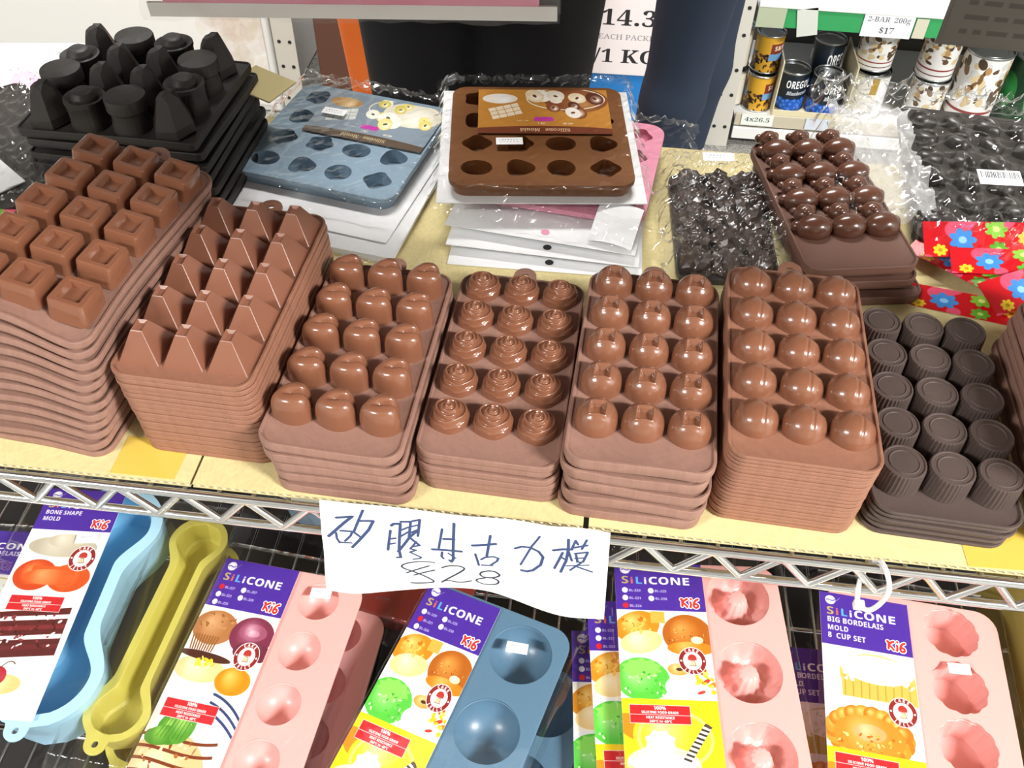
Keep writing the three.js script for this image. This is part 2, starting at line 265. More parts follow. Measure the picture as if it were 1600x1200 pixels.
function stack(o) {
  // o: x z turn n pitch T w l r mat lean[dx,dz] (bottom minus top) jitter wave(i) tops{label, cav, mat, cols, rows, dx, dz, zc, types} under{label} group
  const w = o.w ?? W, l = o.l ?? L, r = o.r ?? 0.014, q = rng(o.seed ?? 1), base = o.base ?? C;
  const shared = o.wave ? null : trayGeo(w, l, r, o.T);
  let top;
  for (let i = 0; i < o.n; i++) {
    const f = o.n > 1 ? 1 - i / (o.n - 1) : 0, isTop = i === o.n - 1, j = isTop ? 0 : o.jitter ?? 0.0006;
    const px = o.x + (o.lean?.[0] ?? 0) * f + (q() - 0.5) * 2 * j, pz = o.z + (o.lean?.[1] ?? 0) * f + (q() - 0.5) * 2 * j, turn = o.turn + (q() - 0.5) * 2 * j * 6, y = base + i * o.pitch;
    const wave = o.wave?.(i, o.n), g = shared ?? trayGeo(w, l, r, o.T, { wave, e: 12 });
    const lay = (m) => { if (o.roll) m.rotation.set(o.nod * (1 - f), turn, o.roll * (1 - f), 'YXZ'); return m; };
    if (!isTop) { lay(solo('silicone_mould', g, o.mat, o.under.replace('#', ORD[o.n - 1 - i]), 'mould', [px, y, pz], turn, o.group)); continue; }
    top = lay(thing('silicone_mould', o.label, 'mould', [px, y, pz], turn));
    part('tray', g, o.mat, top);
    const { cav, cavMat, cols = 3, rows = 5, dx = 0.0325, dz = 0.0362, zc = -0.004, tilt } = o;
    for (let b = 0; b < rows; b++) for (let a = 0; a < cols; a++) {
      const cx = (a - (cols - 1) / 2) * dx, cz = zc + (b - (rows - 1) / 2) * dz, geo = o.types ? CAV[o.types[b][a]] : cav, lift = wave ? wave(cx, 0, cz) : 0;
      part('cavity', geo, cavMat, top, [cx, o.T - LIP - 0.0003 + lift, cz], [0, o.cavTurn ?? 0, 0]).scale.setScalar(o.cavScale ?? 1);
    }
    if (o.tab !== false) part('hanging_tab', tabGeo, o.mat, top, [o.tabX ?? 0, o.T - 0.0035 + (wave ? wave(0, 0, -l / 2) : 0), -l / 2 + 0.0015]);
  }
  return top;
}
// square caramels, curled and wavy
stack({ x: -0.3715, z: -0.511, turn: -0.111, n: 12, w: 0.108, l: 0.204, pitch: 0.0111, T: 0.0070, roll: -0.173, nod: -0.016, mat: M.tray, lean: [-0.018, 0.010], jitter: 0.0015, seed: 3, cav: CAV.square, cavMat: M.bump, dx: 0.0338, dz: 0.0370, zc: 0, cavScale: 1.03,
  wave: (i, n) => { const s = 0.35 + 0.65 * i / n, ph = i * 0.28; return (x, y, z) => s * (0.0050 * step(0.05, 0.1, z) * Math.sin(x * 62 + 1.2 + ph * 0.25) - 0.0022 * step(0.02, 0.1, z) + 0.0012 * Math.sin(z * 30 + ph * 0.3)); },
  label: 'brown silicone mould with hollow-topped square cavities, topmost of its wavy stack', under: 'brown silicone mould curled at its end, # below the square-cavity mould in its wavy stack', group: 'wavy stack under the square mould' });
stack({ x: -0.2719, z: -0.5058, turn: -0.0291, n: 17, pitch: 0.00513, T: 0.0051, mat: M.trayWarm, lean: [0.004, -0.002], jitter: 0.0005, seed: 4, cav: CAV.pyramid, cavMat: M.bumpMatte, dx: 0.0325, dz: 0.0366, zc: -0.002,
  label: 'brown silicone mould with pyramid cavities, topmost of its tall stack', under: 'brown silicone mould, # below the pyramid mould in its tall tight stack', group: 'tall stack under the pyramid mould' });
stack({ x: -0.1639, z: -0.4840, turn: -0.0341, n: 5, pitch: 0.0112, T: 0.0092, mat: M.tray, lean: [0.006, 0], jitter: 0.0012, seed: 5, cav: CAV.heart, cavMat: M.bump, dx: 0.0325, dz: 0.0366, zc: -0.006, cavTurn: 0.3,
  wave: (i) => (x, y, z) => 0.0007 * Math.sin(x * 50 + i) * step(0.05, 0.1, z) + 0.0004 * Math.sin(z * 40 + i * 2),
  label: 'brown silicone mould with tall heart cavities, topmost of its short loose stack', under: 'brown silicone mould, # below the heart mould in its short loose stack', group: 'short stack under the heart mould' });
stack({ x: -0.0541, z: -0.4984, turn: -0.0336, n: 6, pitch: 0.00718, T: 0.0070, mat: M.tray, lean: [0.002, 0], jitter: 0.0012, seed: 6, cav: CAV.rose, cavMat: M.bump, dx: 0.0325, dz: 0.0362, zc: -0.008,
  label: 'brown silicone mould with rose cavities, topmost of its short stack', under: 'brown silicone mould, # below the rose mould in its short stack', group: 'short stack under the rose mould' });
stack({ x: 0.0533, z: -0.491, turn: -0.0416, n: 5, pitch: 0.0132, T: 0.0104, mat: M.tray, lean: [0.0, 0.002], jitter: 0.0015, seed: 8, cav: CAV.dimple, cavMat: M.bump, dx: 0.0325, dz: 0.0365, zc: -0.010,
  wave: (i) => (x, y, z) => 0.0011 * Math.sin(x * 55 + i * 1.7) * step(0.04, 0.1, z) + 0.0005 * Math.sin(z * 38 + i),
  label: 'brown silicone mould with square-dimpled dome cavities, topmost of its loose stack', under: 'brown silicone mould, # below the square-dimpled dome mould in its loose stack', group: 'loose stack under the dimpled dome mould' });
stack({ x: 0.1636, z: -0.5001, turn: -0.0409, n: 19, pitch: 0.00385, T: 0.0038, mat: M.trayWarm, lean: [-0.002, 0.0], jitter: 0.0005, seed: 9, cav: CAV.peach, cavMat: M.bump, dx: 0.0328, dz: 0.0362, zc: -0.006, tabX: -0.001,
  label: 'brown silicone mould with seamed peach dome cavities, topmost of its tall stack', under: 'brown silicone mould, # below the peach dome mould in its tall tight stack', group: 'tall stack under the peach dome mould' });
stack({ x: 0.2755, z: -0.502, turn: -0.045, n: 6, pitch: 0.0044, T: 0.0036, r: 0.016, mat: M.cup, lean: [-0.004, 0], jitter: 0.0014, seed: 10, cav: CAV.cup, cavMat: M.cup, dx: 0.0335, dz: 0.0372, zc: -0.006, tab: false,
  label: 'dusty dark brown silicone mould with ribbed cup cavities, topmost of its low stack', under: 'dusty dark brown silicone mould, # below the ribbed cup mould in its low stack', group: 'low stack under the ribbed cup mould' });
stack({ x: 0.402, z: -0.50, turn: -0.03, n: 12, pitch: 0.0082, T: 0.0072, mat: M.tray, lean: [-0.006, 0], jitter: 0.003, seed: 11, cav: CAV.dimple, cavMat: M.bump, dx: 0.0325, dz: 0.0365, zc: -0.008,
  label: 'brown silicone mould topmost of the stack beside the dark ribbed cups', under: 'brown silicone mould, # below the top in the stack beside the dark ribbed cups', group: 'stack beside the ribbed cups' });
// dark assorted praline moulds at the back
const g = 'gem', d = 'disc', b = 'ball';
stack({ x: -0.440, z: -0.755, turn: -0.03, n: 8, pitch: 0.0125, T: 0.0085, w: 0.172, l: 0.152, r: 0.006, mat: M.dark, lean: [0.006, -0.002], jitter: 0.003, seed: 12, types: [[g, d, b, g], [b, g, g, d], [d, g, g, b], [g, b, d, g]], cavMat: M.dark, cols: 4, rows: 4, dx: 0.0395, dz: 0.036, zc: 0.001, cavScale: 1.16, tab: false,
  wave: (i) => (x, y, z) => 0.0012 * Math.sin(x * 20 + i) + 0.0008 * Math.sin(z * 30 + i * 2),
  label: 'near-black silicone mould with gem, disc and ball cavities, topmost of its stack', under: 'near-black silicone mould, # below the gem and disc mould in its stack', group: 'stack under the near-black gem mould' });
// bear mould stack
stack({ x: 0.2245, z: -0.755, turn: 0.20, n: 3, pitch: 0.0145, T: 0.0095, base: C + 0.001, mat: M.teddyTray, lean: [0.012, 0.006], jitter: 0.002, seed: 13, cav: CAV.teddy, cavMat: M.teddy, rows: 4, dx: 0.0318, dz: 0.0410, zc: -0.022, cavScale: 1.2, tab: false,
  label: 'dark brown silicone mould with glossy bear cavities, topmost of three by the clear bag', under: 'dark brown silicone mould, # below the glossy bear mould', group: 'moulds under the bear mould' });

// ------------------------------------------------------------------ packs: mould plate with cups, printed card, film
function outline(x, z, fn, n = 44) { return Array.from({ length: n }, (_, i) => { const a = i / n * Math.PI * 2, r = fn(a); return [x + r * Math.cos(a), z + r * Math.sin(a)]; }); }
function plateGeo(w, l, r, T, holes) {
  const s = new THREE.Shape(); rr(w, l, r, 6, 1).forEach(([x, z], i) => (i ? s.lineTo(x, -z) : s.moveTo(x, -z))); s.closePath();
  for (const h of holes) { const p = new THREE.Path(); h.forEach(([x, z], i) => (i ? p.lineTo(x, -z) : p.moveTo(x, -z))); p.closePath(); s.holes.push(p); }
  return new THREE.ExtrudeGeometry(s, { depth: T - 0.0008, bevelEnabled: true, bevelSize: 0.0006, bevelThickness: 0.0008, bevelSegments: 2, bevelOffset: -0.0006, curveSegments: 6 }).rotateX(-Math.PI / 2).translate(0, 0.0, 0);
}
// hollow cup hanging from y = 0; fn(a) outline, levels [scale, depth]
const cupGeo = (fn, levels, n = 44, crease = 0.5) => loft(levels.map(([s, y, f = 1]) => outline(0, 0, (a) => s * (0.0 + (fn(a) * f + (1 - f) * fn(Math.PI / 7))), n).map(([x, z]) => [x, y, z])), { start: false, crease });
function film(w, l, h, { seed = 0, amp = 0.0016, nx = 56, nz = 56, fr = 1, rim = 0.014, low = 0.001, shift = 0, jag = 0 } = {}) {
  const pos = [], idx = [], uv = [];
  for (let k = 0; k <= nz; k++) for (let i = 0; i <= nx; i++) {
    const u = i / nx - 0.5, v = k / nz - 0.5; let x = u * w, z = v * l;
    const e = Math.min(w / 2 - Math.abs(x), l / 2 - Math.abs(z)), near = 1 - step(0, rim * 2.4, e);
    const n1 = 1 - Math.abs(noise(x * 38 * fr + seed * 7.3, z * 38 * fr + seed)), n2 = 1 - Math.abs(noiseB(x * 95 * fr + seed, z * 95 * fr - seed * 3)), n3 = noise(x * 210 * fr - seed, z * 210 * fr + seed * 5);
    const y = low + (h - low) * step(0, rim, e) + amp * (0.30 + 0.9 * near) * (n1 * n1 * 0.9 + n2 * n2 * 0.5 + n3 * 0.12);
    x += jag * noise(z * 40 + seed, 3) * (Math.abs(u) > 0.49 ? 1 : 0.2); z += jag * noise(x * 40 + seed, 9) * (Math.abs(v) > 0.49 ? 1 : 0.2);
    pos.push(x + shift, y, z); uv.push(x, z);
    if (i && k) { const a = (k - 1) * (nx + 1) + i - 1, c = a + nx + 1; idx.push(a, c, a + 1, a + 1, c, c + 1); }
  }
  const g = new THREE.BufferGeometry(); g.setAttribute('position', new THREE.Float32BufferAttribute(pos, 3)); g.setAttribute('uv', new THREE.Float32BufferAttribute(uv, 2)); g.setIndex(idx); g.computeVertexNormals(); return g;
}
// a printed sheet lying flat: print on top, white below; x from x0, z from z0
function sheetGeo(w, l, T, fn) {   // plane with uv 0..1 (v = 1 at the -z end) and a thin underside
  const g = new THREE.PlaneGeometry(w, l, 10, 16).rotateX(-Math.PI / 2).translate(0, T, 0);
  if (fn) { const p = g.attributes.position; for (let i = 0; i < p.count; i++) p.setY(i, p.getY(i) + fn(p.getX(i), p.getZ(i))); g.computeVertexNormals(); }
  return g;
}
const stickerTex = canvas(128, 64, (c, w, h) => { c.fillStyle = '#fbfbfb'; c.fillRect(0, 0, w, h); c.fillStyle = '#9aa0a8'; c.font = 'bold 15px sans-serif'; for (let i = 0; i < 7; i++) c.fillRect(14 + i * 14, 16, 3 + (i * 5) % 6, 9); c.fillStyle = '#b9bec6'; for (let i = 0; i < 6; i++) c.fillRect(18 + i * 16, 36, 9, 6); });
const stickerMat = std(0xffffff, 0.6, { map: stickerTex });
const barTex = canvas(256, 128, (c, w, h) => { c.fillStyle = '#f2f2f2'; c.fillRect(0, 0, w, h); c.fillStyle = '#23262b'; const q = rng(5); for (let x = 18; x < 238;) { const k = 2 + q() * 5; c.fillRect(x, 14, k, 56); x += k + 2 + q() * 5; } c.font = '17px monospace'; c.fillText('4 897012 380', 60, 92); c.fillStyle = '#8a8f96'; c.fillRect(30, 104, 190, 5); });
const barMat = std(0xffffff, 0.6, { map: barTex });

// ---- print for the retail cards
function kLogo(c, x, y, s, turn = 0) {   // red script with a white outline
  c.save(); c.translate(x, y); c.rotate(turn); c.scale(s, s); c.lineCap = c.lineJoin = 'round';
  const paths = () => { c.beginPath(); c.moveTo(-38, -14); c.quadraticCurveTo(-30, -22, -33, 16); c.moveTo(-12, -18); c.quadraticCurveTo(-28, -10, -32, 2); c.quadraticCurveTo(-22, 2, -12, 18); c.moveTo(2, -4); c.quadraticCurveTo(6, 4, 2, 18); c.moveTo(4, -20); c.lineTo(5, -19); c.moveTo(34, -20); c.quadraticCurveTo(18, -14, 16, 6); c.ellipse(25, 10, 9, 8.5, 0, Math.PI, Math.PI * 3); };
  c.strokeStyle = '#ffffff'; c.lineWidth = 17; paths(); c.stroke(); c.strokeStyle = '#d8302a'; c.lineWidth = 9.5; paths(); c.stroke(); c.restore();
}
function badge(c, x, y, r) {
  c.save(); c.translate(x, y); const circ = (q, f) => { c.fillStyle = f; c.beginPath(); c.arc(0, 0, q, 0, 7); c.fill(); };
  circ(r, '#ffffff'); circ(r * 0.95, '#8e2222'); circ(r * 0.66, '#ffffff');
  c.fillStyle = '#ffffff'; c.font = `bold ${r * 0.3}px sans-serif`; c.textAlign = 'center'; c.textBaseline = 'middle';
  for (const [word, mid, flip] of [['CAKE', -Math.PI / 2, 1], ['JELLY', Math.PI / 2, -1]]) [...word].forEach((ch, i) => { const a = mid + flip * (i - (word.length - 1) / 2) * 0.36; c.save(); c.translate(Math.cos(a) * r * 0.8, Math.sin(a) * r * 0.8); c.rotate(a + flip * Math.PI / 2); c.fillText(ch, 0, 0); c.restore(); });
  for (const s of [-1, 1]) { c.beginPath(); c.arc(s * r * 0.8, 0, r * 0.07, 0, 7); c.fill(); }
  c.fillStyle = '#b7322c'; c.beginPath(); c.arc(0, -r * 0.16, r * 0.32, Math.PI, 0); c.fill(); c.fillRect(-r * 0.3, -r * 0.16, r * 0.6, r * 0.12);
  c.fillStyle = '#e3c9a0'; c.beginPath(); c.moveTo(-r * 0.14, 0); c.lineTo(r * 0.14, 0); c.lineTo(r * 0.24, r * 0.36); c.lineTo(-r * 0.24, r * 0.36); c.fill(); c.strokeStyle = '#7a4a30'; c.lineWidth = r * 0.04; c.stroke();
  c.restore();
}
function redLabel(c, x, y, w, h) {
  c.fillStyle = '#c8232c'; c.fillRect(x, y, w, h); c.strokeStyle = '#f4d9d9'; c.lineWidth = 3; c.strokeRect(x, y, w, h); c.beginPath(); c.moveTo(x, y + h * 0.53); c.lineTo(x + w, y + h * 0.53); c.stroke();
  c.fillStyle = '#fff'; c.textAlign = 'center'; c.textBaseline = 'alphabetic'; c.font = `bold ${h * 0.27}px sans-serif`; c.fillText('100%', x + w / 2, y + h * 0.25); c.font = `bold ${h * 0.185}px sans-serif`; c.fillText('SILICONE FOOD GRADE', x + w / 2, y + h * 0.46, w * 0.96); c.fillText('HEAT RESISTANCE', x + w / 2, y + h * 0.74, w * 0.8); c.fillText('260°C to -60°C', x + w / 2, y + h * 0.94, w * 0.7);
}
function blob(c, x, y, rx, ry, col, hi, rot = 0) { const gr = c.createRadialGradient(x - rx * 0.3, y - ry * 0.35, 2, x, y, Math.max(rx, ry)); gr.addColorStop(0, hi); gr.addColorStop(0.65, col); gr.addColorStop(1, col); c.fillStyle = gr; c.beginPath(); c.ellipse(x, y, rx, ry, rot, 0, 7); c.fill(); }
function fleck(c, x, y, w, h, cols, n, seed, r0 = 3, r1 = 10) { const q = rng(seed); for (let i = 0; i < n; i++) { c.fillStyle = cols[Math.floor(q() * cols.length)]; c.beginPath(); c.ellipse(x + (q() - 0.5) * w, y + (q() - 0.5) * h, r0 + q() * (r1 - r0), (r0 + q() * (r1 - r0)) * 0.6, q() * 3, 0, 7); c.fill(); } }
function header(c, w, H, lines, bullets) {
  c.fillStyle = '#f6f6f8'; c.fillRect(0, 0, w, c.canvas.height);
  c.fillStyle = '#4b2a9c'; c.fillRect(0, 0, w, H);
  blob(c, 62, 46, 30, 28, '#e9e6f2', '#ffffff'); c.strokeStyle = '#6f58b4'; c.lineWidth = 7; c.beginPath(); c.moveTo(38, 50); c.bezierCurveTo(52, 30, 70, 66, 88, 40); c.stroke(); c.strokeStyle = '#8d7fc4'; c.lineWidth = 4; c.beginPath(); c.moveTo(84, 62); c.lineTo(118, 26); c.stroke();
  c.textAlign = 'left'; c.textBaseline = 'alphabetic'; let x = 34; const base = 136;
  for (const [ch, col, size] of [['S', '#b9a469', 66], ['i', '#d96a4c', 56], ['L', '#56a8e6', 62], ['i', '#e8e3f5', 56], ['CONE', '#ffffff', 66]]) { c.font = `bold ${size}px sans-serif`; c.fillStyle = col; c.save(); c.translate(x, base); c.scale(1.36, 1); c.fillText(ch, 0, 0); c.restore(); x += c.measureText(ch).width * 1.36 + 5; }
  let y = base + 46; c.fillStyle = '#e6e1f5';
  for (const [t, s] of lines) { c.font = `bold ${s}px sans-serif`; c.fillText(t, 36, y); y += s * 1.12; }
  if (bullets) bullets.forEach((bu, i) => { const bx = 54 + (i % 2) * 150, by = base + 42 + Math.floor(i / 2) * 48; c.fillStyle = bu[1] ? '#d2232e' : '#efeaf8'; c.beginPath(); c.arc(bx, by, 17, 0, 7); c.fill(); c.font = 'bold 22px sans-serif'; c.fillStyle = '#b9aede'; c.fillText(bu[0], bx + 22, by + 8); });
  kLogo(c, w - 88, H - 52, 1.35, 0.06);
}
const CW = 512;
function yellowScene(c, y0, h) {   // pudding in front of a lemon slice on yellow
  c.fillStyle = '#f8d21e'; c.fillRect(0, y0, CW, h); c.fillStyle = '#f08a1c'; c.beginPath(); c.ellipse(60, y0 + 150, 100, 60, 0.5, 0, 7); c.fill(); blob(c, 250, y0 + 190, 200, 150, '#f6c92a', '#fff3a0'); c.strokeStyle = '#fde77a'; c.lineWidth = 18; c.beginPath(); c.ellipse(270, y0 + 200, 190, 140, 0, 0, 7); c.stroke();
  blob(c, 200, y0 + 330, 190, 90, '#f2e6b8', '#fffbe6'); c.fillStyle = '#efd98f'; c.fillRect(20, y0 + 320, 360, 210); c.fillStyle = '#6b4a2c'; for (let i = 0; i < 5; i++) { c.beginPath(); c.ellipse(50 + i * 80, y0 + 460 + (i % 2) * 20, 34, 20, 0.4, 0, 7); c.fill(); }
  blob(c, 200, y0 + 325, 180, 44, '#fbf3d2', '#fffdf2'); c.fillStyle = '#fffef9'; c.beginPath(); for (let i = 0; i <= 16; i++) { const a = i / 16 * Math.PI * 2, r = i % 2 ? 86 : 70; c.lineTo(190 + r * Math.cos(a), y0 + 225 + r * 0.8 * Math.sin(a)); } c.fill();
  c.save(); c.translate(370, y0 + 240); c.rotate(0.62); c.fillStyle = '#f1efe6'; c.fillRect(-20, -130, 40, 230); c.fillStyle = '#3b3230'; for (let i = 0; i < 9; i++) { c.beginPath(); c.moveTo(-20, -128 + i * 26); c.lineTo(20, -140 + i * 26); c.lineTo(20, -128 + i * 26); c.lineTo(-20, -116 + i * 26); c.fill(); } c.fillStyle = '#51443e'; c.beginPath(); c.ellipse(0, -130, 20, 9, 0, 0, 7); c.fill(); c.restore();
  c.fillStyle = '#e9f0ea'; c.fillRect(0, y0 + 520, CW, h - 520); blob(c, 420, y0 + 500, 130, 40, '#ffffff', '#ffffff');
}
function puddingCard(red, extra) {
  return canvas(CW, 1720, (c, w, h) => {
    header(c, w, 300, [], [['BL-220', red === 0], ['BL-225', red === 1], ['BL-221', red === 2], ['BL-230', red === 3], ['BL-224', red === 4]]);
    c.fillStyle = '#fdf6e8'; c.fillRect(0, 306, w, 260); blob(c, 110, 400, 130, 90, '#d98a1e', '#f5d27a', -0.3); blob(c, 130, 490, 120, 66, '#f0d290', '#fbeecb', -0.2); fleck(c, 110, 390, 160, 80, ['#c67413', '#f3c35a'], 24, 3, 6, 16); c.fillStyle = '#e0b04a'; c.fillRect(190, 306, 80, 70);
    blob(c, 390, 440, 140, 120, '#b4611c', '#e0a04e'); blob(c, 400, 520, 130, 40, '#d8831f', '#f0b35a'); fleck(c, 380, 470, 200, 120, ['#8c4512', '#e7b069'], 20, 8, 3, 8); blob(c, 440, 470, 34, 22, '#fbe3b4', '#fff4da');
    c.fillStyle = '#f4f6f8'; c.fillRect(0, 572, w, 230); blob(c, 120, 700, 150, 120, '#57c443', '#b7ea9a', 0.1); c.fillStyle = '#8bdc5e'; c.beginPath(); for (let i = 0; i <= 20; i++) { const a = i / 20 * 6.283, r = i % 2 ? 116 : 92; c.lineTo(120 + r * Math.cos(a), 640 + r * 0.5 * Math.sin(a)); } c.fill(); fleck(c, 130, 720, 220, 130, ['#7fe065', '#3fae33', '#d8f6c2'], 26, 4, 4, 12);
    blob(c, 340, 740, 100, 70, '#dfe0f6', '#f7f7ff'); blob(c, 320, 640, 60, 34, '#cfa04c', '#e9cd8c'); c.fillStyle = '#4a3217'; c.beginPath(); c.ellipse(325, 640, 18, 9, 0, 0, 7); c.fill(); fleck(c, 460, 690, 90, 150, ['#f2c21e', '#d9402b', '#f7df6b', '#e9822a'], 18, 6, 10, 24);
    badge(c, 402, 590, 78); yellowScene(c, 806, 914); redLabel(c, 40, 838, 320, 96);
    if (extra) extra(c, w, h);
  });
}
const cardA = puddingCard(4), cardB = puddingCard(2);
const cardBordelais = canvas(CW, 1720, (c, w, h) => {
  header(c, w, 320, [['BIG BORDELAIS', 44], ['MOLD', 42], ['8  CUP SET', 44]]);
  blob(c, 300, 470, 210, 130, '#d3bb62', '#f0e4b0'); c.fillStyle = '#cdb454'; c.fillRect(100, 470, 410, 130); c.strokeStyle = '#b79a3c'; c.lineWidth = 8; for (let i = 0; i < 9; i++) { c.beginPath(); c.moveTo(120 + i * 44, 480); c.lineTo(116 + i * 44, 596); c.stroke(); } blob(c, 300, 430, 200, 80, '#f2eee2', '#ffffff'); fleck(c, 300, 440, 380, 130, ['#ffffff', '#e6dfc6', '#f7f3e6'], 60, 9, 6, 22);
  c.fillStyle = '#f4f5f4'; c.fillRect(0, 622, w, 60); for (let i = 0; i < 22; i++) { const a = i / 22 * 6.283; blob(c, 230 + 190 * Math.cos(a), 790 + 110 * Math.sin(a), 52, 44, i % 2 ? '#d8761b' : '#e8912c', '#f8c06a'); } blob(c, 230, 800, 190, 110, '#e08a2a', '#f3b25c'); blob(c, 230, 780, 90, 46, '#d9a468', '#efc894'); fleck(c, 230, 850, 330, 120, ['#f7b04a', '#c96612', '#ffd489'], 40, 11, 5, 14);
  badge(c, 420, 640, 80); yellowScene(c, 880, 840); redLabel(c, 40, 905, 330, 98);
});
const cardBone = canvas(CW, 1720, (c, w, h) => {
  header(c, w, 290, [['BONE SHAPE', 40], ['MOLD', 40]]);
  c.fillStyle = '#f3f4f4'; c.fillRect(0, 300, w, 520); blob(c, 250, 400, 220, 70, '#b9b09a', '#d9d3c2'); blob(c, 260, 360, 120, 46, '#c6bda6', '#e2dccb');
  blob(c, 150, 590, 130, 100, '#c9451d', '#ee8a4e'); blob(c, 370, 600, 130, 90, '#d0521f', '#f09a5a'); c.fillStyle = '#d55a26'; c.fillRect(120, 530, 280, 120); blob(c, 240, 600, 160, 50, '#d8602b', '#ef9b62'); badge(c, 402, 470, 84);
  c.fillStyle = '#5a1f22'; c.beginPath(); c.moveTo(30, 830); c.lineTo(470, 780); c.lineTo(480, 1060); c.lineTo(60, 1100); c.fill(); for (let i = 0; i < 4; i++) { c.fillStyle = ['#f4e9ea', '#7a2a30', '#f0e2e4', '#68242a'][i]; c.beginPath(); c.moveTo(44, 860 + i * 58); c.lineTo(474, 820 + i * 58); c.lineTo(474, 846 + i * 58); c.lineTo(44, 886 + i * 58); c.fill(); } fleck(c, 250, 930, 400, 200, ['#3f1416', '#8e3a40', '#f5ecec'], 60, 13, 5, 16); redLabel(c, 70, 720, 330, 92);
  c.fillStyle = '#eef1f4'; c.fillRect(0, 1110, w, h - 1110); blob(c, 220, 1480, 260, 220, '#efe9dc', '#ffffff'); blob(c, 190, 1330, 170, 100, '#fbf8f0', '#ffffff'); blob(c, 250, 1230, 110, 54, '#e7c27a', '#f4dfae'); blob(c, 190, 1190, 66, 56, '#b3152f', '#ec5a70'); c.strokeStyle = '#5b3a22'; c.lineWidth = 6; c.beginPath(); c.moveTo(200, 1150); c.quadraticCurveTo(240, 1080, 280, 1120); c.stroke(); blob(c, 260, 1640, 220, 70, '#e2c9a0', '#f0dfc0');
});
const cardCake = canvas(CW, 1720, (c, w, h) => {
  header(c, w, 300, [], [['BL-227', true], ['BL-207', false], ['BL-223', false], ['BL-228', false], ['BL-226', false]]);
  c.fillStyle = '#f1e9e0'; c.fillRect(0, 306, w, 240); blob(c, 130, 420, 140, 100, '#b07444', '#d9a878'); c.strokeStyle = '#8d5a30'; c.lineWidth = 9; for (let i = 0; i < 10; i++) { c.beginPath(); c.moveTo(20 + i * 18, 470); c.lineTo(36 + i * 15, 560); c.stroke(); } fleck(c, 130, 380, 220, 80, ['#c98f5c', '#96612f'], 22, 15, 6, 16); blob(c, 380, 430, 140, 110, '#7d2f4a', '#b8708c'); blob(c, 380, 410, 90, 50, '#a0536f', '#d8a3b6'); blob(c, 380, 415, 44, 20, '#c98aa2', '#e8c6d3'); blob(c, 420, 520, 120, 60, '#6d2840', '#9c5470');
  c.fillStyle = '#f7efe0'; c.fillRect(0, 566, w, 200); blob(c, 150, 660, 160, 70, '#e8cf92', '#f8ecc8'); c.fillStyle = '#4a221d'; c.beginPath(); c.ellipse(150, 586, 170, 24, 0.05, 0, 7); c.fill(); fleck(c, 170, 620, 120, 50, ['#f6df38', '#efc91d', '#fff17a'], 20, 17, 8, 18); blob(c, 380, 690, 110, 76, '#dd8d15', '#f7c765'); badge(c, 400, 545, 80);
  c.strokeStyle = '#2f3e72'; c.lineWidth = 14; for (let i = 0; i < 3; i++) { c.beginPath(); c.moveTo(300, 770 + i * 44); c.quadraticCurveTo(420, 790 + i * 50, 520, 880 + i * 46); c.stroke(); }
  blob(c, 190, 1240, 260, 250, '#e9c08a', '#f7e2c0'); c.strokeStyle = '#7c3a1c'; c.lineWidth = 16; for (let i = 0; i < 8; i++) { c.beginPath(); c.moveTo(-20, 1030 + i * 60); c.bezierCurveTo(120, 1000 + i * 58, 260, 1060 + i * 60, 450, 1010 + i * 66); c.stroke(); } fleck(c, 180, 1200, 420, 420, ['#8c4a22', '#f2d9b0', '#b06a36'], 60, 21, 6, 20); blob(c, 150, 980, 90, 80, '#4f8f2b', '#9ccf5c', 0.3); blob(c, 110, 1020, 100, 50, '#4a8728', '#86bf4a', -0.2); blob(c, 210, 960, 70, 90, '#579a30', '#a5d566', 0.2); c.strokeStyle = '#3d7322'; c.lineWidth = 4; for (let i = 0; i < 7; i++) { c.beginPath(); c.moveTo(80 + i * 24, 1030); c.lineTo(110 + i * 22, 930); c.stroke(); }
  redLabel(c, 40, 830, 330, 96); blob(c, 250, 1640, 300, 120, '#f3e4cc', '#fff6e6');
});
const printMat = (t) => phys(0xffffff, 0.35, { map: t, clearcoat: 0.25, clearcoatRoughness: 0.2 });
const PM = { a: printMat(cardA), b: printMat(cardB), bordelais: printMat(cardBordelais), bone: printMat(cardBone), cake: printMat(cardCake) };

const CUPS = {
  round: (R, D) => [() => R, Array.from({ length: 12 }, (_, i) => { const t = i / 11 * Math.PI / 2 * 0.96; return [Math.cos(t), -D * Math.sin(t)]; }), 48, null],
  fluted: (R, D) => [(a) => R * (1 + 0.055 * Math.abs(Math.cos(6 * a)) - 0.03), [[1, 0], [0.97, -D * 0.3], [0.9, -D * 0.75], [0.84, -D], [0.3, -D * 1.02]], 72, 0.45],
};
const bundtGeo = (R, D) => {   // fluted ring cup with a raised centre cone
  const prof = [[1, 0, 0], [0.97, -0.25, 0.02], [0.90, -0.62, 0.06], [0.78, -0.92, 0.07], [0.62, -1.0, 0.05], [0.47, -0.86, 0.03], [0.36, -0.5, 0.02], [0.28, -0.12, 0.01], [0.2, -0.02, 0], [0.05, 0, 0]];
  return loft(prof.map(([s, y, k]) => outline(0, 0, (a) => R * (s + k * Math.cos(11 * a)), 88).map(([x, z]) => [x, y * D, z])), { start: false, crease: 0.8 });
};
const retail = 'retail moulds bagged with printed cards';
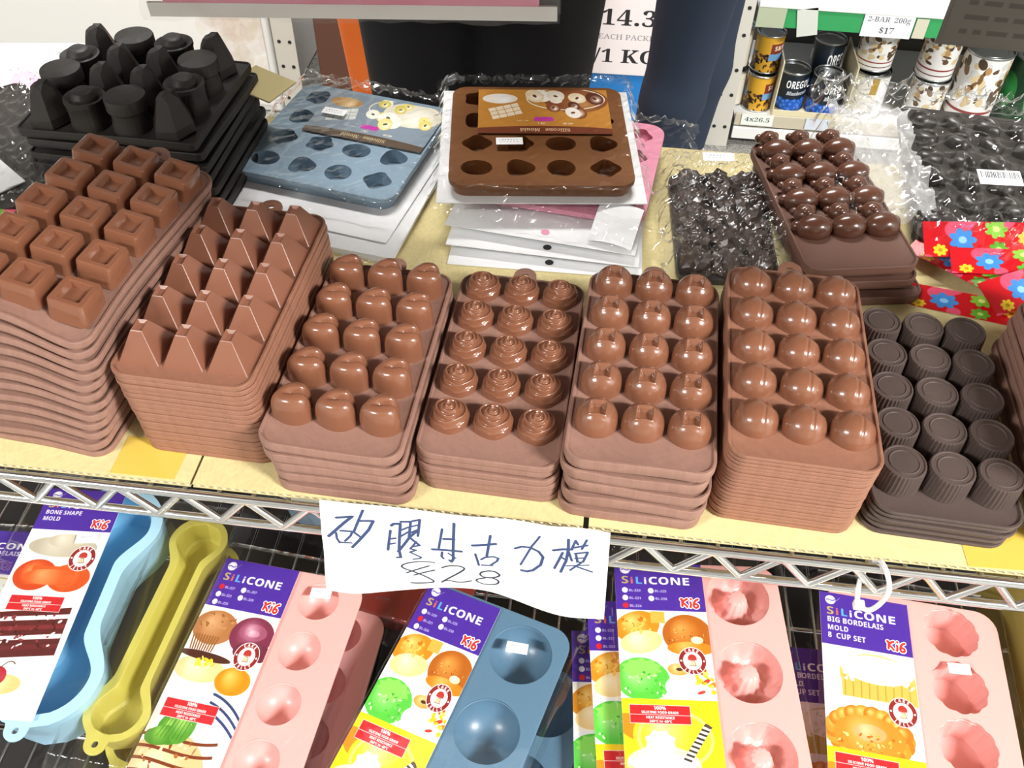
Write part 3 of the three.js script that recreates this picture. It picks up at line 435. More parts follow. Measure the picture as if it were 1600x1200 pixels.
// origin: back corner of the card at the -x side; z towards the shelf front
function pack(o) {
  const { w, l = 0.30, cw, T = 0.003, D = 0.026, kind, R, cups, mat, card, sticker, filmOpt = {}, mouldInset = 0.008 } = o;
  const t = thing(o.name, o.label, 'mould pack', [o.x, o.y, o.z], o.turn); if (o.tilt) t.rotation.set(o.tilt, o.turn, 0, 'YXZ');
  const mx = w / 2, mz = l / 2 + 0.004;
  const fnL = kind === 'bundt' ? [() => R] : CUPS[kind](R, D), holes = cups.map(([x, z]) => outline(x - mx, z - mz, fnL[0], kind === 'fluted' ? 72 : 48));
  const plate = part('mould_plate', plateGeo(w - 2 * 0.003, l - mouldInset, 0.02, T, holes), mat, t, [mx, -T, mz], null, o.mouldLabel);
  const skirt = rrLoft(w - 0.012, l - mouldInset - 0.006, 0.018, [[0, -T], [0.002, -D * 0.5], [0.004, -D]], { start: false, end: false, crease: null });
  part('skirt', skirt, mat, t, [mx, 0, mz]);
  const cg = kind === 'bundt' ? bundtGeo(R, D) : cupGeo(...fnL.slice(0, 4));
  for (const [x, z] of cups) part('cup', cg, mat, plate, [x - mx, T - 0.0008, z - mz]);
  const cm = sheetGeo(cw, l, 0, o.curl);
  part('printed_card', cm, card, t, [cw / 2, 0.0028, l / 2 + (o.down ?? 0.01)], null, o.cardLabel);
  part('card_back', box(cw, 0.0005, l), M.paper, t, [cw / 2, 0.0022, l / 2 + (o.down ?? 0.01)]);
  if (sticker) part('price_sticker', box(0.020, 0.0002, 0.0105), stickerMat, t, [sticker[0], 0.0052, sticker[1]], [0, sticker[2] ?? 0, 0], 'small white price sticker');
  if (o.film !== false) part('film', film(w + 0.016, l + 0.03, 0.0045, { seed: o.seed, amp: 0.0012, rim: 0.006, low: -D * 0.7, ...filmOpt }), M.film, t, [mx, 0, l / 2 + 0.002], null, 'clear plastic film');
  return t;
}
const cupsCol = (x, z0, p, n) => Array.from({ length: n }, (_, i) => [x, z0 + i * p]);
const YP = 0.622;
pack({ name: 'dome_mould_pack', seed: 1, x: -0.325, y: YP, z: -0.470, turn: -0.08, w: 0.147, cw: 0.076, kind: 'round', R: 0.0205, D: 0.020, cups: cupsCol(0.1035, 0.036, 0.052, 5), mat: M.pink, card: PM.cake, sticker: [0.105, 0.030, 0.1], label: 'pink silicone mould with small round cups, bagged with the mint cake card' });
pack({ name: 'dome_mould_pack', seed: 2, x: -0.305, y: YP - 0.037, z: -0.455, turn: -0.055, w: 0.147, cw: 0.070, kind: 'round', R: 0.0205, D: 0.020, cups: cupsCol(0.1035, 0.036, 0.052, 5), mat: M.pink, card: PM.cake, label: 'pink silicone mould pack lying under the mint cake card pack' });
pack({ name: 'dome_mould_pack', down: 0.012, seed: 3, x: -0.1165, y: YP, z: -0.470, turn: -0.28, w: 0.152, cw: 0.074, kind: 'round', R: 0.030, D: 0.028, cups: cupsCol(0.1085, 0.046, 0.078, 3), mat: M.blue, card: PM.b, sticker: [0.104, 0.044, 0.22], label: 'dark blue silicone mould with large round cups, bagged with a pudding card' });
pack({ name: 'dome_mould_pack', seed: 4, x: -0.088, y: YP - 0.040, z: -0.440, turn: -0.27, w: 0.152, cw: 0.070, kind: 'round', R: 0.030, D: 0.028, cups: cupsCol(0.1085, 0.046, 0.078, 3), mat: M.blue, card: PM.b, label: 'dark blue silicone mould pack lying under the other dark blue pack' });
pack({ name: 'ring_mould_pack', seed: 5, x: 0.056, y: YP, z: -0.514, turn: 0.088, w: 0.164, cw: 0.086, kind: 'bundt', R: 0.031, D: 0.024, cups: cupsCol(0.1195, 0.043, 0.077, 4), mat: M.pink, card: PM.a, label: 'pink silicone mould with fluted ring cups, bagged with a pudding card' });
pack({ name: 'ring_mould_pack', seed: 6, x: 0.032, y: YP - 0.014, z: -0.475, turn: 0.115, w: 0.10, cw: 0.086, kind: 'round', R: 0.004, D: 0.010, cups: [], mat: M.pink, card: PM.a, tilt: 0, film: false, label: 'mould pack with pudding card peeking out under the fluted ring pack' });
pack({ name: 'ring_mould_pack', seed: 7, x: 0.020, y: YP - 0.030, z: -0.450, turn: 0.09, w: 0.10, cw: 0.086, kind: 'round', R: 0.004, D: 0.010, cups: [], mat: M.pink, card: PM.a, film: false, label: 'lowest mould pack with pudding card under the fluted ring packs' });
pack({ name: 'fluted_mould_pack', down: 0.016, seed: 8, x: 0.259, y: YP, z: -0.513, turn: -0.065, w: 0.170, cw: 0.083, kind: 'fluted', R: 0.0258, D: 0.030, cups: cupsCol(0.1225, 0.036, 0.0555, 5), mat: M.pink, card: PM.bordelais, sticker: [0.123, 0.076, 0.08], label: 'pink silicone mould with scalloped cups, bagged with an orange jelly card' });
pack({ name: 'fluted_mould_pack', seed: 9, x: 0.222, y: YP - 0.050, z: -0.47, turn: 0.02, w: 0.10, cw: 0.08, kind: 'round', R: 0.004, D: 0.01, cups: [], mat: M.darkRed, card: PM.bordelais, film: false, label: 'dark mould pack lying low between the fluted ring pack and the scalloped pack' });

// bone-shaped moulds
function boneOutline(len, rh, rs, grow = 0) {
  const pts = [], n = 60;
  for (let i = 0; i <= n; i++) { const s = i / n, z = (s - 0.5) * (len + 2 * grow); const e = Math.min(s, 1 - s) * (len + 2 * grow), cap = rh + grow; let x; if (e < cap) x = Math.sqrt(Math.max(0, cap * cap - (cap - e) * (cap - e))); else { const k = step(cap, cap * 2.1, e); x = (cap) * (1 - k) + (rs + grow) * k; } pts.push([x, z]); }
  return [...pts, ...pts.slice(1, -1).reverse().map(([x, z]) => [-x, z])];
}
function boneMould(name, label, x, y, z, turn, len, rh, rs, depth, mat, inner, rimW = 0.009) {
  const t = thing(name, label, 'mould pack', [x, y, z], turn);
  const ring = (g, yy) => boneOutline(len, rh, rs, g).map(([a, c]) => [a, yy, c]);
  part('wall', loft([ring(-0.004, -depth), ring(0, 0), ring(0.0005, 0.0012), ring(-rimW, 0.0012), ring(-rimW - 0.0006, 0)], { start: false, end: false, crease: 0.7 }), mat, t);
  const floorAt = (g, yy) => { const s = new THREE.Shape(); boneOutline(len, rh, rs, g).forEach(([a, c], i) => (i ? s.lineTo(a, -c) : s.moveTo(a, -c))); s.closePath(); return new THREE.ShapeGeometry(s).rotateX(-Math.PI / 2).translate(0, yy, 0); };
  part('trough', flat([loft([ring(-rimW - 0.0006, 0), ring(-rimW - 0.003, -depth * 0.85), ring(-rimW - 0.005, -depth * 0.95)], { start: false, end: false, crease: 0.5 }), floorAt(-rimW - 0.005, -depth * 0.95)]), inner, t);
  part('base', floorAt(-0.004, -depth), mat, t);
  part('hanging_tab', tabGeo, mat, t, [-0.006, -0.002, len / 2 - 0.004], [0, Math.PI, 0]);
  return t;
}
const bb = boneMould('bone_mould_pack', 'sky blue bone-shaped silicone mould bagged with the red bean cake card', -0.4395, 0.643, -0.392, 0.045, 0.252, 0.049, 0.0285, 0.046, M.skyBlue, M.skyDeep, 0.0105);
{ const g = sheetGeo(0.078, 0.238, 0), u = g.attributes.uv; for (let i = 0; i < u.count; i++) u.setY(i, 1 - (1 - u.getY(i)) * 0.238 / 0.29);
  part('printed_card', g, PM.bone, bb, [-0.034, 0.0045, 0.003], [0, 0.02, 0]); part('card_back', box(0.078, 0.0005, 0.238), M.paper, bb, [-0.034, 0.0040, 0.003], [0, 0.02, 0]); }
part('price_sticker', box(0.020, 0.0002, 0.0105), stickerMat, bb, [-0.016, 0.0066, -0.058], [0, 0.1, 0], 'small white price sticker');
part('film', film(0.160, 0.32, 0.0062, { seed: 21, amp: 0.0014, rim: 0.008, low: -0.03 }), M.film, bb, [-0.018, 0, 0.016], null, 'clear plastic film');
const yb = boneMould('bone_mould_pack', 'yellow narrow bone-shaped silicone mould in a clear bag, upper of two', -0.3625, 0.630, -0.383, -0.055, 0.232, 0.0285, 0.0165, 0.026, M.yellow, M.yellow, 0.006);
part('film', film(0.088, 0.285, 0.0045, { seed: 23, amp: 0.0026, rim: 0.010, low: -0.018 }), M.filmDull, yb, [-0.004, 0, 0.004], null, 'clear plastic film');
boneMould('bone_mould_pack', 'yellow narrow bone-shaped silicone mould lying under the other yellow one', -0.350, 0.600, -0.372, -0.02, 0.232, 0.0285, 0.0165, 0.026, M.yellow, M.yellow, 0.006);

// packs stored further in under the shelf and half hidden
function flatPack(name, label, x, y, z, turn, w, l, h, mat, card, tilt = 0) {
  const t = thing(name, label, 'mould pack', [x, y, z], turn); t.rotation.set(tilt, turn, 0, 'YXZ');
  part('mould', rrLoft(w, l, 0.014, [[0.006, 0], [0.002, h * 0.8], [0, h - 0.002], [0.001, h], [0.004, h]], { crease: 0.6 }), mat, t);
  if (card) part('printed_card', sheetGeo(w * 0.5, l * 0.94, 0.0015), card, t, [-w * 0.22, h, 0]);
  part('film', film(w + 0.02, l + 0.03, h + 0.005, { seed: x * 50 + z * 31, amp: 0.004, rim: 0.012 }), M.film, t, null, null, 'clear plastic film');
}
pack({ name: 'mould_pack', seed: 14, x: -0.602, y: 0.605, z: -0.470, turn: 0.06, w: 0.092, l: 0.27, cw: 0.084, kind: 'round', R: 0.02, D: 0.03, cups: [], mat: M.darkRed, card: PM.bordelais, down: 0, label: 'bagged mould pack with purple topped card beside the sky blue bone mould' });
flatPack('mould_pack', 'dark red bagged mould far under the shelf behind the sky blue bone pack', -0.53, 0.60, -0.66, 0.3, 0.20, 0.16, 0.035, M.darkRed, null);
flatPack('mould_pack', 'bagged dark mould under the shelf behind the yellow bone moulds', -0.335, 0.585, -0.63, -0.1, 0.15, 0.18, 0.04, M.dark, PM.cake);
flatPack('mould_pack', 'bagged white mould under the shelf behind the pink round cup pack', -0.235, 0.585, -0.60, -0.25, 0.09, 0.16, 0.04, M.blueGrey, PM.b);
flatPack('mould_pack', 'dark red bagged mould between the pink and dark blue round cup packs', -0.135, 0.556, -0.53, -0.2, 0.13, 0.20, 0.034, M.darkRed, null);
flatPack('mould_pack', 'dark bagged mould under the shelf behind the dark blue round cup pack', -0.01, 0.56, -0.60, 0.1, 0.14, 0.18, 0.035, M.dark, null);
flatPack('mould_pack', 'dark red bagged mould under the shelf behind the fluted ring pack', 0.15, 0.57, -0.67, 0.0, 0.20, 0.16, 0.04, M.darkRed, null);
flatPack('mould_pack', 'dark bagged mould with purple card under the shelf behind the scalloped pack', 0.30, 0.565, -0.66, 0.1, 0.17, 0.17, 0.04, M.dark, PM.bordelais);
solo('carton_box', rbox(0.16, 0.10, 0.26, 0.003), std(lin(0.36, 0.27, 0.06), 0.85), 'brown yellow carton box beside the scalloped mould pack', 'box', [0.53, 0.60, -0.45], 0.05);

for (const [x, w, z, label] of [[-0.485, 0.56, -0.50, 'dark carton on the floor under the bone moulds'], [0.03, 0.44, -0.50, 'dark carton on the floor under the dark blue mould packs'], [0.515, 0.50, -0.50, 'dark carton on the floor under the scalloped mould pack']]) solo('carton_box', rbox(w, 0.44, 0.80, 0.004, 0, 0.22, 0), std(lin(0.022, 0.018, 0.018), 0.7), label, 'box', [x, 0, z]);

// ------------------------------------------------------------------ handwritten price sign on the shelf front
{
  const STROKES = [[14,95,188,211,166,11,417],[10,71,373,70,438,86,493],[10,107,347,194,350,177,398,129,465],[9,94,487,178,484],[11,298,78,204,354,250,396],[12,258,219,364,199,321,306,176,541],[11,488,274,454,512],[12,497,217,516,195,566,185,539,502,543,607,516,613],[9,481,364,522,350],[9,480,425,517,408],[11,571,163,643,152,624,324],[9,572,252,621,218],[9,563,323,621,268],[11,657,144,711,121,689,311],[9,650,206,693,186],[9,638,277,686,243],[12,685,255,627,329,530,523],[11,631,335,697,418],[9,697,418,642,442],[9,675,378,625,471,668,483,619,519,653,545,699,582,690,604,638,622],[10,872,201,841,429],[12,962,110,950,381,945,566,929,616,915,592],[13,881,318,956,303],[13,793,451,1010,444],[10,864,476,858,543,871,574],[8,911,486,964,549],[7,794,657,732,643,605,673,538,717,547,757,648,819,757,896,789,932,739,954,639,964,601,960],[7,751,714,576,823],[7,789,769,627,856],[7,851,721,893,682,990,658,1034,676,1010,722,843,927],[7,843,927,886,882,946,905,1014,895,1079,848],[13,1095,342,1265,289],[11,1226,203,1201,457],[10,1115,448,1139,602],[10,1158,518,1187,479,1251,453,1287,472,1277,520,1230,584],[8,1161,598,1244,587],[12,1410,318,1455,287,1518,284,1582,328,1617,399,1603,507,1549,585,1506,610,1462,606],[9,1582,140,1531,262,1454,538],[14,1689,288,1754,262,1819,255],[12,1788,149,1795,260,1787,416,1757,562],[11,1756,306,1734,414,1708,525],[10,1746,366,1790,403],[10,1796,273,1829,401],[10,1821,236,1840,157,1860,197],[10,1828,235,1926,197],[10,1918,142,1891,241],[10,1847,301,1935,270],[10,1854,312,1872,412],[10,1935,277,1910,404],[9,1851,364,1913,345],[9,1868,413,1913,404],[8,1795,481,1955,441],[10,1897,420,1827,534],[10,1851,469,1925,507,1987,534],[7,1296,686,1274,656,1215,655,1153,688,1148,731,1185,751,1252,737,1303,698,1296,682],[7,1185,758,1126,791,1114,836,1162,869,1230,858,1289,813,1296,762,1252,744]];
  const PW = 0.2250, PH = 0.1240;   // sheet before its slanted trim, tenths of a millimetre in the strokes
  const tex = canvas(1125, 620, (c, w, h) => {
    c.fillStyle = '#fbfcfd'; c.fillRect(0, 0, w, h); c.lineCap = c.lineJoin = 'round';
    for (const s of STROKES) { const m = s[0] < 8; c.strokeStyle = m ? '#2f3848' : '#354672'; c.lineWidth = s[0] * (m ? 1.15 : 1.0); const p = []; for (let i = 1; i < s.length; i += 2) p.push([(s[i] + 95) * 0.5, s[i + 1] * 0.5]); c.beginPath(); c.moveTo(...p[0]); if (!m) p.slice(1).forEach((q) => c.lineTo(...q)); else { for (let i = 1; i < p.length - 1; i++) c.quadraticCurveTo(p[i][0], p[i][1], (p[i][0] + p[i + 1][0]) / 2, (p[i][1] + p[i + 1][1]) / 2); c.lineTo(...p[p.length - 1]); } c.stroke(); }
  });
  const nx = 40, ny = 20, pos = [], uv = [], idx = [];
  const topE = (u) => 0.0005 + 0.0015 * u, botE = (u) => 0.1155 - 0.040 * u + 0.0125 * u * u + 0.031 * step(0.55, 1.02, u), leftE = (v) => 0.0085 - 0.0085 * v, rightE = (v) => 0.2170 + 0.006 * v;
  for (const side of [0, 1]) for (let k = 0; k <= ny; k++) for (let i = 0; i <= nx; i++) {
    const u = i / nx, v = k / ny, x = leftE(v) + (rightE(v) - leftE(v)) * u, y = topE(u) + (botE(u) - topE(u)) * v;
    pos.push(x, -y, 0.0005 + 0.0045 * v + 0.0035 * Math.sin(u * 9 + 0.6) * v * v + 0.0015 * noise(u * 3, v * 2) - side * 0.0003); uv.push(x / PW, 1 - y / PH);
    if (i && k) { const a = side * (nx + 1) * (ny + 1) + (k - 1) * (nx + 1) + i - 1, c = a + nx + 1; idx.push(a, c, a + 1, a + 1, c, c + 1); }
  }
  const g = new THREE.BufferGeometry(); g.setAttribute('position', new THREE.Float32BufferAttribute(pos, 3)); g.setAttribute('uv', new THREE.Float32BufferAttribute(uv, 2)); g.setIndex(idx); g.computeVertexNormals();
  solo('price_sign', g, std(0xffffff, 0.75, { map: tex, side: THREE.DoubleSide }), 'white paper sign with handwritten blue Chinese characters and 28 dollar price', 'sign', [-0.1815, 0.876, -0.3695]);
}
{ // white cable tie looped round the shelf front
  const t = thing('cable_tie', 'white plastic cable tie looped through the shelf front above the scalloped pack', 'cable tie', [0.2290, 0.846, -0.3715]);
  const p = [[0.003, 0.010, 0.002], [0.0075, -0.004, 0.0045], [0.0065, -0.018, 0.006], [0.0005, -0.0305, 0.006], [-0.0065, -0.028, 0.003], [-0.0075, -0.016, -0.008], [-0.004, 0.0, -0.015], [0.0, 0.010, -0.010]].map((q) => new THREE.Vector3(...q));
  part('strap', new THREE.TubeGeometry(new THREE.CatmullRomCurve3(p, true), 60, 0.0019, 8, true), M.whitePlastic, t);
  part('lock', rbox(0.0075, 0.0065, 0.006, 0.001, -0.0065, -0.028, 0.004), M.whitePlastic, t);
}

// ------------------------------------------------------------------ bagged moulds at the back of the shelf
function headerPrint(bg, kind) {
  return canvas(768, 384, (c, w, h) => {
    c.fillStyle = bg; c.fillRect(0, 0, w, h);
    c.save(); c.translate(w, h); c.rotate(Math.PI);   // printed to be read from the other side
    const dark = kind === 'brown' ? '#7a3a1e' : '#5b4a3a';
    c.fillStyle = dark; c.beginPath(); c.moveTo(0, 0); c.lineTo(w, 0); c.lineTo(w, 44); c.quadraticCurveTo(w / 2, 84, 0, 44); c.fill(); c.fillStyle = kind === 'brown' ? '#e9c9a0' : '#c9b48a'; c.font = 'bold 36px serif'; c.textAlign = 'center'; c.fillText('Silicone   Mould', w / 2, 44);
    c.fillStyle = '#efe4cf'; c.font = 'bold 19px sans-serif'; c.fillText('MC-09    チョコレートモールド(16ヶ)', w * 0.42, 92, 430); c.font = '13px sans-serif'; c.fillText('シリコン製  耐熱 耐冷  -40°C  230°C', w * 0.62, 112, 380);
    c.fillStyle = '#c436a4'; c.beginPath(); c.roundRect(330, 104, 116, 36, 14); c.fill(); c.fillStyle = '#ffd8f4'; c.font = 'bold 20px sans-serif'; c.fillText('シリコン', 388, 130);
    blob(c, 190, 290, 190, 110, kind === 'brown' ? '#8a4b22' : '#ded8c4', kind === 'brown' ? '#c08a50' : '#fbf8ee'); c.strokeStyle = '#f4ead2'; c.lineWidth = 8; c.beginPath(); c.ellipse(250, 300, 230, 96, 0, 0, 7); c.stroke();
    const q = rng(kind === 'brown' ? 31 : 37); const cols = kind === 'brown' ? ['#f6ead6', '#8a4a26', '#f4dfb8', '#5e2c16', '#fff7ea'] : ['#e9d774', '#f4f1e2', '#d8c65a', '#f7f4e6', '#efe08e'];
    for (let i = 0; i < 11; i++) { const x = 60 + q() * 380, y = 170 + q() * 190, r = 30 + q() * 24; blob(c, x, y, r * 1.25, r, cols[i % 5], '#fffaf0', q()); c.fillStyle = kind === 'brown' ? '#6a3319' : '#4c5a24'; c.beginPath(); c.ellipse(x, y, r * 0.32, r * 0.2, q() * 3, 0, 7); c.fill(); }
    blob(c, 640, 300, 104, 44, kind === 'brown' ? '#f4ecdf' : '#b98a48', kind === 'brown' ? '#ffffff' : '#e6c890'); c.fillStyle = kind === 'brown' ? '#b08a52' : '#fff3da'; c.font = 'bold 24px sans-serif'; c.fillText('チョコレート', 640, 298, 160); c.fillText('手作り', 640, 324, 100);
    c.save(); c.translate(610, 190); c.rotate(-0.3); for (let a = 0; a < 4; a++) for (let bq = 0; bq < 3; bq++) { c.fillStyle = kind === 'brown' ? '#f3e3c9' : '#d9dcd6'; c.fillRect(-90 + a * 46, -50 + bq * 34, 42, 30); } c.restore();
    c.restore();
  });
}
const moulds16 = (kind) => (a) => { const n = { flower: 5, leaf: 2, shell: 3, heart: 1 }[kind] ?? 4; return 0.0142 * (1 + 0.10 * Math.cos(n * a + (kind === 'heart' ? Math.PI : 0))); };
function japanesePack(o) {
  const t = thing(o.name, o.label, 'mould pack', [o.x, o.y, o.z], o.turn); t.rotation.set(o.tilt ?? 0, o.turn, 0, 'YXZ');
  const w = 0.176, l = 0.178, kinds = ['flower', 'leaf', 'shell', 'heart', 'square'], holes = [], list = [];
  for (let r = 0; r < 4; r++) for (let k = 0; k < 4; k++) { const x = (k - 1.5) * 0.041, z = (r - 1.5) * 0.0415 - 0.002, kind = o.kinds?.[r] ?? kinds[(k + r * 2) % 5]; holes.push(outline(x, z, moulds16(kind), 30)); list.push([x, z, kind]); }
  const plate = part('mould_plate', plateGeo(w, l, 0.016, 0.0045, holes), o.mat, t, [0, 0.012, 0]);
  part('skirt', rrLoft(w - 0.004, l - 0.004, 0.015, [[0.003, 0.0], [0.0, 0.012]], { start: false, end: false, crease: null }), o.mat, t);
  for (const [x, z, kind] of list) part('cup', cupGeo(moulds16(kind), [[1, 0], [0.95, -0.006], [0.8, -0.012], [0.45, -0.0135]], 30, 0.5), o.mat, plate, [x, 0.0035, z]);
  const ex = o.extra ?? 0.060;
  part('backing_card', box(w + 0.022, 0.0010, l + ex), M.paper, t, [0, 0.0006, ex / 2 - 0.018]);
  part('hanging_hole', new THREE.CircleGeometry(0.0036, 20).rotateX(-Math.PI / 2), M.hole, t, [0.004, 0.0016, l / 2 + ex - 0.034]);
  if (o.print) part('printed_header', sheetGeo(0.134, 0.084, 0), o.print, t, [o.hx ?? 0.004, 0.0185, -0.038], [0, 0, 0]);
  if (o.sticker) part('price_sticker', box(0.026, 0.0002, 0.012), stickerMat, t, [o.sticker[0], 0.0225, o.sticker[1]], [0, 0.03, 0], 'small white price sticker');
  part('film', film(w + 0.034, l + 0.050, 0.0205, { seed: o.seed, amp: 0.0055, rim: 0.013, low: 0.003, nx: 72, nz: 72, jag: 0.004 }), M.film, t, [0, 0, 0], null, 'crinkled clear plastic film');
  return t;
}
const blueHeader = printMat(headerPrint('#8593a0', 'blue')), brownHeader = printMat(headerPrint('#c98a34', 'brown'));
for (let i = 0; i < 2; i++) { const t = thing('mould_pack', ['lowest white backed mould pack under the grey blue bagged mould', 'white backed mould pack directly under the grey blue bagged mould'][i], 'mould pack', [-0.262 + 0.006 * i, C + 0.0005 + 0.0035 * i, -0.806 + 0.004 * i], -0.20 + 0.05 * i, 'packs under the grey blue bagged mould'); part('backing_card', box(0.198, 0.003, 0.236, 0, 0.0015, 0.02), M.paper, t); part('film', film(0.214, 0.262, 0.0032, { seed: 40 + i, amp: 0.002, rim: 0.004, low: 0.0008, jag: 0.005 }), M.film, t, [0, 0, 0.022]); }
japanesePack({ name: 'mould_pack', label: 'grey blue silicone mould in a crinkled bag with printed header', x: -0.262, y: C + 0.0078, z: -0.818, turn: -0.19, mat: M.blueGrey, print: blueHeader, sticker: [-0.028, -0.034], seed: 31, hx: 0.018 });
// pink packs with the brown one on top
const foldMat = M.paper;
for (let i = 0; i < 3; i++) {
  const t = thing('mould_pack', ['bagged pink mould pack, lowest white card of the fan', 'bagged pink mould pack, middle white card of the fan', 'pink silicone mould in a clear bag with a folded white card'][i], 'mould pack', [-0.040 + 0.003 * i, C + 0.0005 + 0.009 * i, -0.762 - 0.011 * i], 0.02 - 0.07 * i);
  part('backing_card', box(0.182, 0.0006, 0.205, 0, 0.0004, 0.0), M.paper, t);
  part('hanging_hole', new THREE.CircleGeometry(0.0040, 20).rotateX(-Math.PI / 2), i < 2 ? M.hole : M.rosePink, t, [0.004, 0.0012, 0.090]);
  if (i === 2) {
    const holes = []; for (let r = 0; r < 4; r++) for (let k = 0; k < 4; k++) holes.push(outline((k - 1.5) * 0.042, (r - 1.5) * 0.040, moulds16(['heart', 'flower', 'shell', 'flower'][k]), 30));
    part('mould_plate', plateGeo(0.178, 0.172, 0.018, 0.005, holes), M.rosePink, t, [0.004, 0.008, -0.018], null);
    for (let r = 0; r < 4; r++) for (let k = 0; k < 4; k++) part('cup', cupGeo(moulds16(['heart', 'flower', 'shell', 'flower'][k]), [[1, 0], [0.92, -0.004], [0.7, -0.0075], [0.4, -0.008]], 30, 0.5), M.rosePink, t, [0.004 + (k - 1.5) * 0.042, 0.012, -0.018 + (r - 1.5) * 0.040]);
    const f = new THREE.PlaneGeometry(0.042, 0.045, 6, 8).rotateX(-Math.PI / 2); const p = f.attributes.position; for (let v = 0; v < p.count; v++) p.setY(v, 0.014 * step(0.025, -0.02, p.getZ(v)) + 0.004 * Math.cos(p.getX(v) * 60)); f.computeVertexNormals();
    part('folded_flap', f, std(lin(0.86, 0.87, 0.88), 0.8, { side: THREE.DoubleSide }), t, [0.068, 0.003, 0.076], [0, -0.1, 0]);
    part('film', film(0.222, 0.220, 0.016, { seed: 52, amp: 0.0055, rim: 0.012, low: 0.002, jag: 0.005, nx: 70, nz: 70 }), M.film, t, [0.016, 0, -0.012], null, 'crinkled clear plastic film');
  }
}
japanesePack({ name: 'mould_pack', label: 'chocolate brown silicone mould in a crinkled bag on the pink packs', x: -0.0585, y: C + 0.0405, z: -0.803, turn: 0.13, mat: M.brownPack, print: brownHeader, sticker: [-0.030, 0.024], seed: 33, kinds: null, hx: 0.006, extra: 0.024 });

// crinkled bag of small dark moulds
{
  const t = thing('mould_pack', 'small dark lumpy mould in a very crinkled silvery clear bag', 'mould pack', [0.128, C + 0.001, -0.745], 0.05);
  part('tray', trayGeo(0.096, 0.168, 0.012, 0.006), M.darkBag, t);
  const q = rng(77); for (let r = 0; r < 5; r++) for (let k = 0; k < 3; k++) part('cavity', CAV.rock, M.brownBag, t, [(k - 1) * 0.029, 0.0065, (r - 2) * 0.0315], [0, q() * 6, 0]);
  part('film', film(0.128, 0.198, 0.0265, { seed: 61, amp: 0.012, rim: 0.018, low: 0.001, fr: 0.8, nx: 90, nz: 120, jag: 0.004 }), M.filmDull, t, null, null, 'crinkled clear plastic bag');
  part('barcode_sticker', box(0.032, 0.0002, 0.011), stickerMat, t, [0.0, 0.030, -0.082], [0.25, 0.03, 0], 'white barcode sticker');
}
// big dark mould in a clear bag
{
  const t = thing('mould_pack', 'large near-black mould in a loose clear bag with barcode sticker', 'mould pack', [0.392, C + 0.012, -0.845], -0.10);
  part('tray', trayGeo(0.150, 0.245, 0.014, 0.010), M.darkBag, t);
  const q = rng(78); for (let r = 0; r < 6; r++) for (let k = 0; k < 4; k++) part('cavity', CAV.heart, M.darkBag, t, [(k - 1.5) * 0.034, -0.0030, (r - 2.5) * 0.037], [0, q() * 6, 0]);
  part('film', film(0.276, 0.300, 0.031, { seed: 63, amp: 0.020, rim: 0.030, low: 0.002, fr: 0.38, nx: 100, nz: 100, jag: 0.006 }), M.film, t, [-0.034, -0.006, 0], null, 'loose clear plastic bag');
  { const f = film(0.085, 0.200, 0.012, { seed: 66, amp: 0.014, rim: 0.02, low: 0.004, fr: 0.3, nx: 50, nz: 80, jag: 0.004 }); part('bag_flap', f, phys(lin(0.9, 0.9, 0.9), 0.22, { transmission: 0.68, thickness: 0, side: THREE.DoubleSide }), t, [-0.104, 0.004, 0.008], [0, 0.1, 0], 'milky folded side of the plastic bag'); }
  part('barcode_sticker', box(0.040, 0.0003, 0.020), barMat, t, [-0.004, 0.047, 0.060], [0.15, 0.12, 0], 'white sticker with a barcode');
}
// red flower-print header cards under the clear bag
const floral = canvas(512, 128, (c, w, h) => {
  c.fillStyle = '#c4101c'; c.fillRect(0, 0, w, h); const q = rng(91);
  for (let i = 0; i < 9; i++) { c.fillStyle = '#d9506c'; c.beginPath(); c.arc(q() * w, q() * h, 16 + q() * 14, 0, 7); c.fill(); }
  const fl = (x, y, r, col, mid) => { c.fillStyle = col; for (let k = 0; k < 7; k++) { const a = k / 7 * 6.283; c.beginPath(); c.ellipse(x + Math.cos(a) * r * 0.6, y + Math.sin(a) * r * 0.6, r * 0.42, r * 0.3, a, 0, 7); c.fill(); } c.fillStyle = mid; c.beginPath(); c.arc(x, y, r * 0.3, 0, 7); c.fill(); };
  for (const [x, y, r, col, mid] of [[40, 70, 26, '#efcf4a', '#b0701c'], [96, 40, 20, '#f0a428', '#c9711a'], [110, 92, 24, '#ef8f2a', '#e8b44a'], [180, 96, 18, '#e6c22c', '#b98a1c'], [236, 66, 34, '#3f86cf', '#8cc0ee'], [320, 34, 28, '#7cb83a', '#cfe07a'], [322, 92, 24, '#5aa632', '#b8d86a'], [392, 60, 22, '#efb03a', '#c9701c'], [440, 96, 26, '#e6d23c', '#a97c1c'], [478, 34, 24, '#4a90d6', '#a6cdf0']]) fl(x, y, r, col, mid);
});
floral.wrapS = THREE.RepeatWrapping;
const floralMat = phys(0xffffff, 0.3, { map: floral, clearcoat: 0.5, clearcoatRoughness: 0.1, side: THREE.DoubleSide });
function strip(label, x, y, z, turn, w, l, tilt, arch = 0.006, roll = 0) {
  const g0 = new THREE.PlaneGeometry(w, l, 24, 4).rotateX(-Math.PI / 2), p = g0.attributes.position; for (let i = 0; i < p.count; i++) p.setY(i, arch * Math.cos(p.getX(i) / w * 3.1)); g0.computeVertexNormals();
  const q = g0.attributes.uv; for (let i = 0; i < q.count; i++) q.setXY(i, q.getX(i) * w / 0.19 + Math.abs(x * 0.7) % 0.4, q.getY(i) * 0.8 + 0.1);
  const g1 = g0.clone().translate(0, -0.0005, 0);
  const m = solo('floral_card', flat([g0, g1]), floralMat, label, 'card', [x, y, z]); m.rotation.set(tilt, turn, roll, 'YXZ');
}
